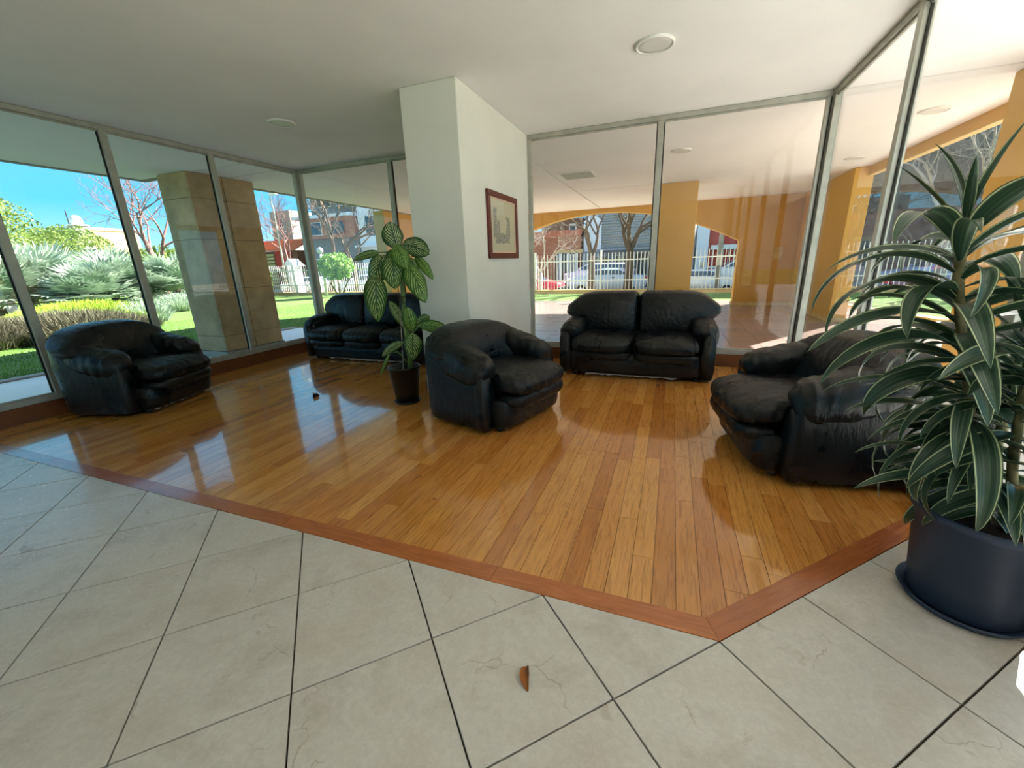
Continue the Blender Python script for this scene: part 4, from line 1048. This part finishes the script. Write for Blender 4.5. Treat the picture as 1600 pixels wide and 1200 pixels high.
# ------------------------------------------------------------------ foliage helpers
def leaf_mesh(L, W, a0, droop, segs=10, fold=.25, tip=1.6, wave=0, wpos=.45, twist=0, cols=4, stem=0, stemw=.006, thick=0):
    """blade starting at the origin, growing along +X/+Z; uv: u across, v along"""
    V = []; F = []; UV = []
    p = Vector((0, 0, 0)); tot = stem+L; n = segs+ (3 if stem else 0)
    ds = tot/n; pos = 0
    for i in range(n+1):
        s_ = i*ds; t_ = s_/tot
        ang = a0-droop*(t_**1.3)
        if i: p = p+Vector((math.cos(ang), 0, math.sin(ang)))*ds
        if s_ < stem-1e-6: w_ = stemw; tt = 0
        else:
            tt = (s_-stem)/L
            w_ = W*(max(0, math.sin(PI*min(1, tt**(math.log(.5)/math.log(wpos))))))**.75 if tip else W
            w_ = max(w_, .0012 if tt > .5 else stemw)
        nrm = Vector((-math.sin(ang), 0, math.cos(ang))); tw = twist*t_
        for k_ in range(cols+1):
            u_ = k_/cols*2-1
            side = Vector((0, math.cos(tw), 0))+nrm*math.sin(tw)
            q = p+side*u_*w_/2+nrm*(abs(u_)*fold*w_/2+wave*math.sin(tt*17+k_*2.2)*abs(u_)*w_)
            V.append(q); UV.append((k_/cols, tt))
    c = cols+1
    for i in range(n):
        for k_ in range(cols): F.append((i*c+k_, i*c+k_+1, (i+1)*c+k_+1, (i+1)*c+k_))
    me = pyd(V, F); uv = me.uv_layers.new(name='UVMap')
    for lp in me.loops: uv.data[lp.index].uv = UV[lp.vertex_index]
    for pl in me.polygons: pl.use_smooth = True
    return me
def leafmat(name, fn, rough=.35, trans=.25):
    t = NT(name, rough, spec=.5); uv = t.n('TexCoord').outputs['UV']; sp = t.n('SeparateXYZ'); t.l(uv, sp.inputs[0])
    c = fn(t, uv, sp); t.color(c)
    tl = t.n('BsdfTranslucent'); t.l(c, tl.inputs['Color']); mx = t.n('MixShader'); mx.inputs[0].default_value = trans
    t.l(t.p.outputs[0], mx.inputs[1]); t.l(tl.outputs[0], mx.inputs[2]); t.l(mx.outputs[0], t.out.inputs[0])
    return t.m
def absu(t, sp):
    a = t.n('Math', operation='SUBTRACT'); t.l(sp.outputs['X'], a.inputs[0]); a.inputs[1].default_value = .5
    b = t.n('Math', operation='ABSOLUTE'); t.l(a.outputs[0], b.inputs[0]); return b.outputs[0]
def f_drac(t, uv, sp):
    a = absu(t, sp)
    n_ = t.n('TexNoise'); n_.inputs['Scale'].default_value = 1; mp = t.n('Mapping'); mp.inputs['Scale'].default_value = (14, .6, 1); t.l(uv, mp.inputs[0]); t.l(mp.outputs[0], n_.inputs['Vector'])
    streak = t.ramp(n_.outputs['Fac'], [(.35, S(34, 54, 40)), (.5, S(50, 74, 54)), (.7, S(84, 108, 80))])
    edge = t.ramp(a, [(0, (0, 0, 0)), (.40, (0, 0, 0)), (.425, (1, 1, 1)), (.455, (1, 1, 1)), (.47, (.1, .1, .1))])
    return t.mix(edge, streak, S(196, 204, 158))
M['drac'] = leafmat('striped_dracaena_leaf', f_drac, .32, .18)
def f_dief(t, uv, sp):
    a = absu(t, sp)
    # chevron veins
    m1 = t.n('Math', operation='MULTIPLY'); t.l(a, m1.inputs[0]); m1.inputs[1].default_value = 1.1
    s_ = t.n('Math', operation='SUBTRACT'); t.l(sp.outputs['Y'], s_.inputs[0]); t.l(m1.outputs[0], s_.inputs[1])
    nz = t.n('TexNoise'); nz.inputs['Scale'].default_value = 6; nz.inputs['Detail'].default_value = 4; t.l(uv, nz.inputs['Vector'])
    ad = t.n('Math', operation='MULTIPLY_ADD'); t.l(nz.outputs['Fac'], ad.inputs[0]); ad.inputs[1].default_value = .06; t.l(s_.outputs[0], ad.inputs[2])
    f = t.n('Math', operation='MULTIPLY'); t.l(ad.outputs[0], f.inputs[0]); f.inputs[1].default_value = 48
    si = t.n('Math', operation='SINE'); t.l(f.outputs[0], si.inputs[0])
    vein = t.ramp(si.outputs[0], [(.1, (0, 0, 0)), (.5, (1, 1, 1))])
    n2 = t.n('TexNoise'); n2.inputs['Scale'].default_value = 26; n2.inputs['Detail'].default_value = 3; t.l(uv, n2.inputs['Vector'])
    sp2 = t.ramp(n2.outputs['Fac'], [(.40, (.15, .15, .15)), (.52, (1, 1, 1))])
    mid = t.ramp(a, [(.0, (0, 0, 0)), (.02, (0, 0, 0)), (.05, (1, 1, 1)), (.30, (1, 1, 1)), (.44, (0, 0, 0))])
    f_ = t.mix(1, t.mix(1, vein, sp2, 'MULTIPLY'), mid, 'MULTIPLY')
    oi = t.n('ObjectInfo'); pale = t.ramp(oi.outputs['Random'], [(0, S(166, 200, 106)), (1, S(214, 226, 172))])
    g_ = t.ramp(oi.outputs['Random'], [(0, S(58, 104, 30)), (1, S(36, 76, 30))])
    return t.mix(f_, g_, pale)
M['dief'] = leafmat('mottled_dieffenbachia_leaf', f_dief, .35, .3)
M['soil'] = plain('dark_potting_soil', S(52, 38, 28), .95, .1, .3, 30, .6, bdist=.01)
M['cane'] = plain('green_cane', S(96, 120, 62), .5, .3, .25, 12, .2)
M['trunk'] = plain('leaf_scarred_cane', S(128, 118, 84), .7, .2, .3, 22, .4)
M['blackpot'] = plain('black_plastic_pot', S(14, 15, 14), .32, .5, .1, 6, .05)
M['hazepot'] = plain('dark_pot_blue_haze', S(46, 56, 76), .45, .45, .08, 5, .05)  # blue lens haze over a dark pot is put into its colour

# spotted leafy plant by the pillar
pl = empty('dieffenbachia_plant', (-2.60, 1.92, 0), 0, label='tall leafy plant with mottled green leaves in a black tapered pot beside the pillar', category='plant')
potp = [(0, .012), (.100, .012), (.108, .02), (.148, .345), (.156, .348), (.156, .362), (.146, .362), (.138, .30), (0, .30)]
pot = link('pot', lathe(potp, 48), M['blackpot'], pl, True)
link('saucer', lathe([(0, 0), (.112, 0), (.128, .022), (.124, .022), (.108, .008), (0, .008)], 40), M['blackpot'], pl, True)
link('soil', lathe([(0, .318), (.05, .322), (.1375, .312), (.139, .302), (0, .302)], 30), M['soil'], pl, True)
bm = bmesh.new(); tube(bm, [(.08, 0, .31), (.075, 0, .5), (.065, 0, .72), (.075, 0, 1.0), (.085, 0, 1.2), (.09, -.01, 1.40)], [.024, .023, .020, .020, .016, .009], 10)
link('main_stem', bm2(bm), M['cane'], pl, True)
bm = bmesh.new(); tube(bm, [(.03, .03, .31), (.06, .02, .5), (.09, .0, .70)], [.014, .012, .008], 8); link('side_stem', bm2(bm), M['cane'], pl, True)
bm = bmesh.new(); tube(bm, [(.01, -.03, .31), (.04, -.035, .7), (.055, -.032, 1.10)], .004, 6); link('support_stake', bm2(bm), plain('pale_stake', S(170, 168, 150), .6), pl, True)
for k_ in range(4):
    me = lathe([(.024, -.004), (.030, 0), (.024, .004)], 16); o = link('tie', me, plain('tie_wire', S(60, 52, 40), .6) if k_ == 0 else bpy.data.materials['tie_wire'], pl, True); o.location = (.072, -.006, .965+.018*k_)
# every leaf hangs from its own petiole and turns its blade to the open side of the room
def hung_leaf(parent, mat, base, tip, Wd, stem0, bulge=.05, segs=14, cols=8, wp=.46):
    B, T, S0 = Vector(base), Vector(tip), Vector(stem0)
    vd = Vector((.55, -.83, .12)).normalized(); mid = (B+T)/2+vd*bulge+Vector((0, 0, bulge*.6))
    V = []; F = []; UV = []
    ts = random.uniform(-.35, .35)
    for i in range(segs+1):
        t_ = i/segs; q = B*(1-t_)**2+mid*2*t_*(1-t_)+T*t_**2
        d = ((mid-B)*(1-t_)+(T-mid)*t_).normalized(); side = d.cross(vd).normalized(); nrm = side.cross(d).normalized()
        side = (side*math.cos(ts)+nrm*math.sin(ts)).normalized(); nrm = side.cross(d).normalized()
        w_ = max(.0015, (math.sin(PI*t_**(math.log(.5)/math.log(wp))))**.62)*Wd
        for k_ in range(cols+1):
            u_ = k_/cols*2-1
            V.append(q+side*u_*w_/2+nrm*(-.10*abs(u_)*w_+.035*w_*math.sin(t_*15+k_*1.1)*abs(u_)+.12*w_*u_*u_*-1)); UV.append((k_/cols, t_))
    c = cols+1
    for i in range(segs):
        for k_ in range(cols): F.append((i*c+k_, i*c+k_+1, (i+1)*c+k_+1, (i+1)*c+k_))
    me = pyd(V, F); uv = me.uv_layers.new(name='UVMap')
    for lp in me.loops: uv.data[lp.index].uv = UV[lp.vertex_index]
    o = link('leaf', me, mat, parent, True)
    bm = bmesh.new(); m2 = S0.lerp(B, .55)+Vector((0, 0, .05)); tube(bm, [S0, S0.lerp(m2, .5)+Vector((0, 0, .02)), m2, B.lerp(mid, .08)], [.008, .007, .006, .004], 6)
    link('petiole', bm2(bm), M['cane'], o, True)
    return o
st = lambda z: (.06+.02*(z > .9), 0, z)
for B, T, Wd, s0, bu in (
    ((0.08, -0.02, 1.43), (0.053, -0.05, 1.655), 0.189, st(1.30), .02),
    ((0.10, 0.02, 1.46), (0.397, -0.01, 1.371), 0.170, st(1.30), .06),
    ((-0.088, -0.05, 1.406), (-0.367, -0.08, 1.348), 0.072, st(1.30), .03),
    ((0.128, -0.1, 1.465), (0.238, -0.14, 1.26), 0.165, st(1.30), .05),
    ((-0.032, -0.06, 1.385), (-0.173, -0.10, 1.11), 0.190, st(1.22), .06),
    ((0.106, -0.12, 1.385), (0.122, -0.17, 1.09), 0.205, st(1.20), .06),
    ((-0.116, -0.1, 1.225), (-0.125, -0.14, 0.80), 0.206, st(1.15), .08),
    ((0.207, -0.08, 1.315), (0.39, -0.12, 0.97), 0.180, st(1.18), .08),
    ((0.206, 0.06, 1.375), (0.389, 0.03, 1.159), 0.090, st(1.22), .05),
    ((0.182, 0.04, 1.355), (0.213, 0.01, 1.19), 0.116, st(1.22), .03),
    ((0.02, .06, 1.42), (-.10, .08, 1.25), 0.14, st(1.28), .03),
    ((0.089, -0.0, 0.72), (-0.064, -0.03, 0.985), 0.105, (.07, .02, .55), .03),
    ((0.145, -0.02, 0.70), (0.137, -0.05, 0.93), 0.135, (.07, .02, .55), .02),
    ((0.146, 0.05, 0.74), (0.325, 0.02, 0.84), 0.095, (.07, .02, .55), .03),
    ((0.202, 0.0, 0.752), (0.55, -0.03, 0.715), 0.115, (.08, .01, .52), .06),
    ((0.195, -0.08, 0.70), (0.194, -0.12, 0.455), 0.170, (.08, 0, .50), .06),
    ((0.059, -0.05, 0.60), (-0.183, -0.08, 0.459), 0.085, (.06, -.01, .48), .07),
    ((-0.10, -0.05, 0.50), (-0.232, -0.08, 0.253), 0.030, (.05, -.02, .40), .07)):
    hung_leaf(pl, M['dief'], B, T, Wd, s0, bu)

# tall striped plant at the right
dp = empty('dracaena_plant', (.86, .48, 0), 0, label='tall plant with long white edged drooping leaves in a big dark pot with blue lens haze in its colour', category='plant')
link('pot', lathe([(0, .012), (.150, .012), (.156, .02), (.192, .36), (.202, .365), (.202, .39), (.188, .39), (.182, .33), (0, .33)], 56), M['hazepot'], dp, True)
link('saucer', lathe([(0, 0), (.165, 0), (.186, .03), (.181, .03), (.162, .01), (0, .01)], 56), M['hazepot'], dp, True)
link('soil', lathe([(0, .345), (.08, .35), (.181, .342), (.183, .332), (0, .332)], 30), M['soil'], dp, True)
canes = [([(0, 0, .34), (-.09, .02, .62), (-.15, .03, .86), (-.20, .03, 1.02), (-.25, .02, 1.2), (-.27, .01, 1.36)], .013, 78, .95),
         ([(.04, -.04, .34), (-.01, -.03, .60), (-.03, -.02, .82), (-.04, .0, 1.02)], .013, 50, .9),
         ([(-.03, .05, .34), (.02, .1, .55), (.03, .12, .74)], .014, 34, .8)]
variants = []
random.seed(11)
for i in range(14):
    L = random.uniform(.34, .54); variants.append(leaf_mesh(L, random.uniform(.052, .082), rad(0), random.uniform(1.0, 2.6), 10, .35, 1, .012, .40, random.uniform(-.5, .5), 8, .02, .016))
for me in variants: me.materials.append(M['drac'])
ups = [leaf_mesh(.30, .045, 0, .25, 8, .45, 1, 0, .4, 0, 8, .01, .014), leaf_mesh(.26, .04, 0, .5, 8, .45, 1, 0, .4, 0, 8, .01, .014)]
for me in ups: me.materials.append(M['drac'])
def along(P, t_):
    f = t_*(len(P)-1); i = min(int(f), len(P)-2); f -= i; return Vector(P[i]).lerp(Vector(P[i+1]), f)
nl = 0
for (P, r_, nleaf, sc_) in canes:
    bm = bmesh.new(); tube(bm, [along(P, i/14) for i in range(15)], [r_*(1+.12*(i % 2)) for i in range(15)], 10)
    link('cane', bm2(bm), M['trunk'], dp, True)
    for i in range(nleaf):
        t_ = .10+.90*(i/(nleaf-1)); b = along(P, t_); az = i*137.5+random.uniform(-14, 14)
        el = 8+random.uniform(-14, 20)+34*t_
        me = variants[random.randrange(14)]
        if i >= nleaf-7: me = ups[i % 2]; el = 52+(i-nleaf+7)*5+random.uniform(-6, 6)
        # leaves that would poke through the glass on the right are turned to the room side
        wa = math.radians(az); tipx = .86+b.x+.36*math.cos(wa)*math.cos(rad(el)*.6)
        if tipx > 1.06:
            az = 180-az; wa = math.radians(az)
        # keep a sight gap so that foliage stays out of the camera's near field
        o = bpy.data.objects.new('leaf', me); C.objects.link(o); o.parent = dp; o.location = b
        s_ = sc_*random.uniform(.78, 1.05)*(.78 if t_ < .25 else 1)
        o.rotation_euler = (0, -rad(el), rad(az)); o.rotation_euler = (Matrix.Rotation(rad(az), 3, 'Z') @ Matrix.Rotation(-rad(el), 3, 'Y') @ Matrix.Rotation(rad(random.uniform(-25, 25)), 3, 'X')).to_euler()
        o.scale = (s_, s_*random.uniform(.9, 1.15), s_); nl += 1

# dry leaves and crumbs on the floor
M['dry'] = plain('dry_brown_leaf', S(150, 92, 46), .7, .3, .3, 30, .3)
M['dryd'] = plain('crumpled_dark_leaf', S(92, 46, 24), .7, .3, .4, 40, .3)
me = leaf_mesh(.085, .036, rad(25), 1.0, 10, 1.0, 1, .03, .5, .5, 6, 0, .002)
o = link('dry_leaf', me, M['dry'], None, label='curled brown dry leaf lying on the beige tiles near the wood edge', category='leaf'); o.location = (-.60, -.31, .003); o.rotation_euler = (rad(18), 0, rad(-68))
bm = bmesh.new(); random.seed(3)
for k_ in range(5):
    me = leaf_mesh(.075, .05, rad(random.uniform(10, 60)), random.uniform(1.5, 2.8), 6, .7, 1, .12, .5, .8, 4, 0, .003)
    t_ = bmesh.new(); t_.from_mesh(me); bmesh.ops.transform(t_, matrix=Matrix.Rotation(k_*1.3, 4, 'Z') @ Matrix.Translation((-.03, 0, .012)), verts=t_.verts); tm = bm2(t_); bm.from_mesh(tm)
for v in bm.verts: v.co.z = max(.001, v.co.z)
o = link('crumpled_leaf', bm2(bm), M['dryd'], None, True, label='dark crumpled dry leaf on the shiny wood floor in front of the sofa', category='leaf'); o.location = (-3.65, 1.78, 0)
for i, (x_, y_, s_, lb) in enumerate(((-1.65, .665, .016, 'small brown crumb of leaf in the middle of the wood floor'), (.106, 2.08, .011, 'tiny pale crumb on the wood floor left of the right armchair'), (-1.42, .47, .011, 'tiny brown crumb on the wood floor just nearer than the small leaf crumb'))):
    bm = bmesh.new(); bmesh.ops.create_icosphere(bm, subdivisions=2, radius=s_)
    for v in bm.verts: v.co = Vector((v.co.x*(1.2+.6*noise.noise(v.co*90)), v.co.y*.7, max(-.1*s_, v.co.z*.45*(1+noise.noise(v.co*120)))+.1*s_))
    o = link('leaf_crumb', bm2(bm), M['dry'], None, label=lb, category='leaf'); o.location = (x_, y_, .001)
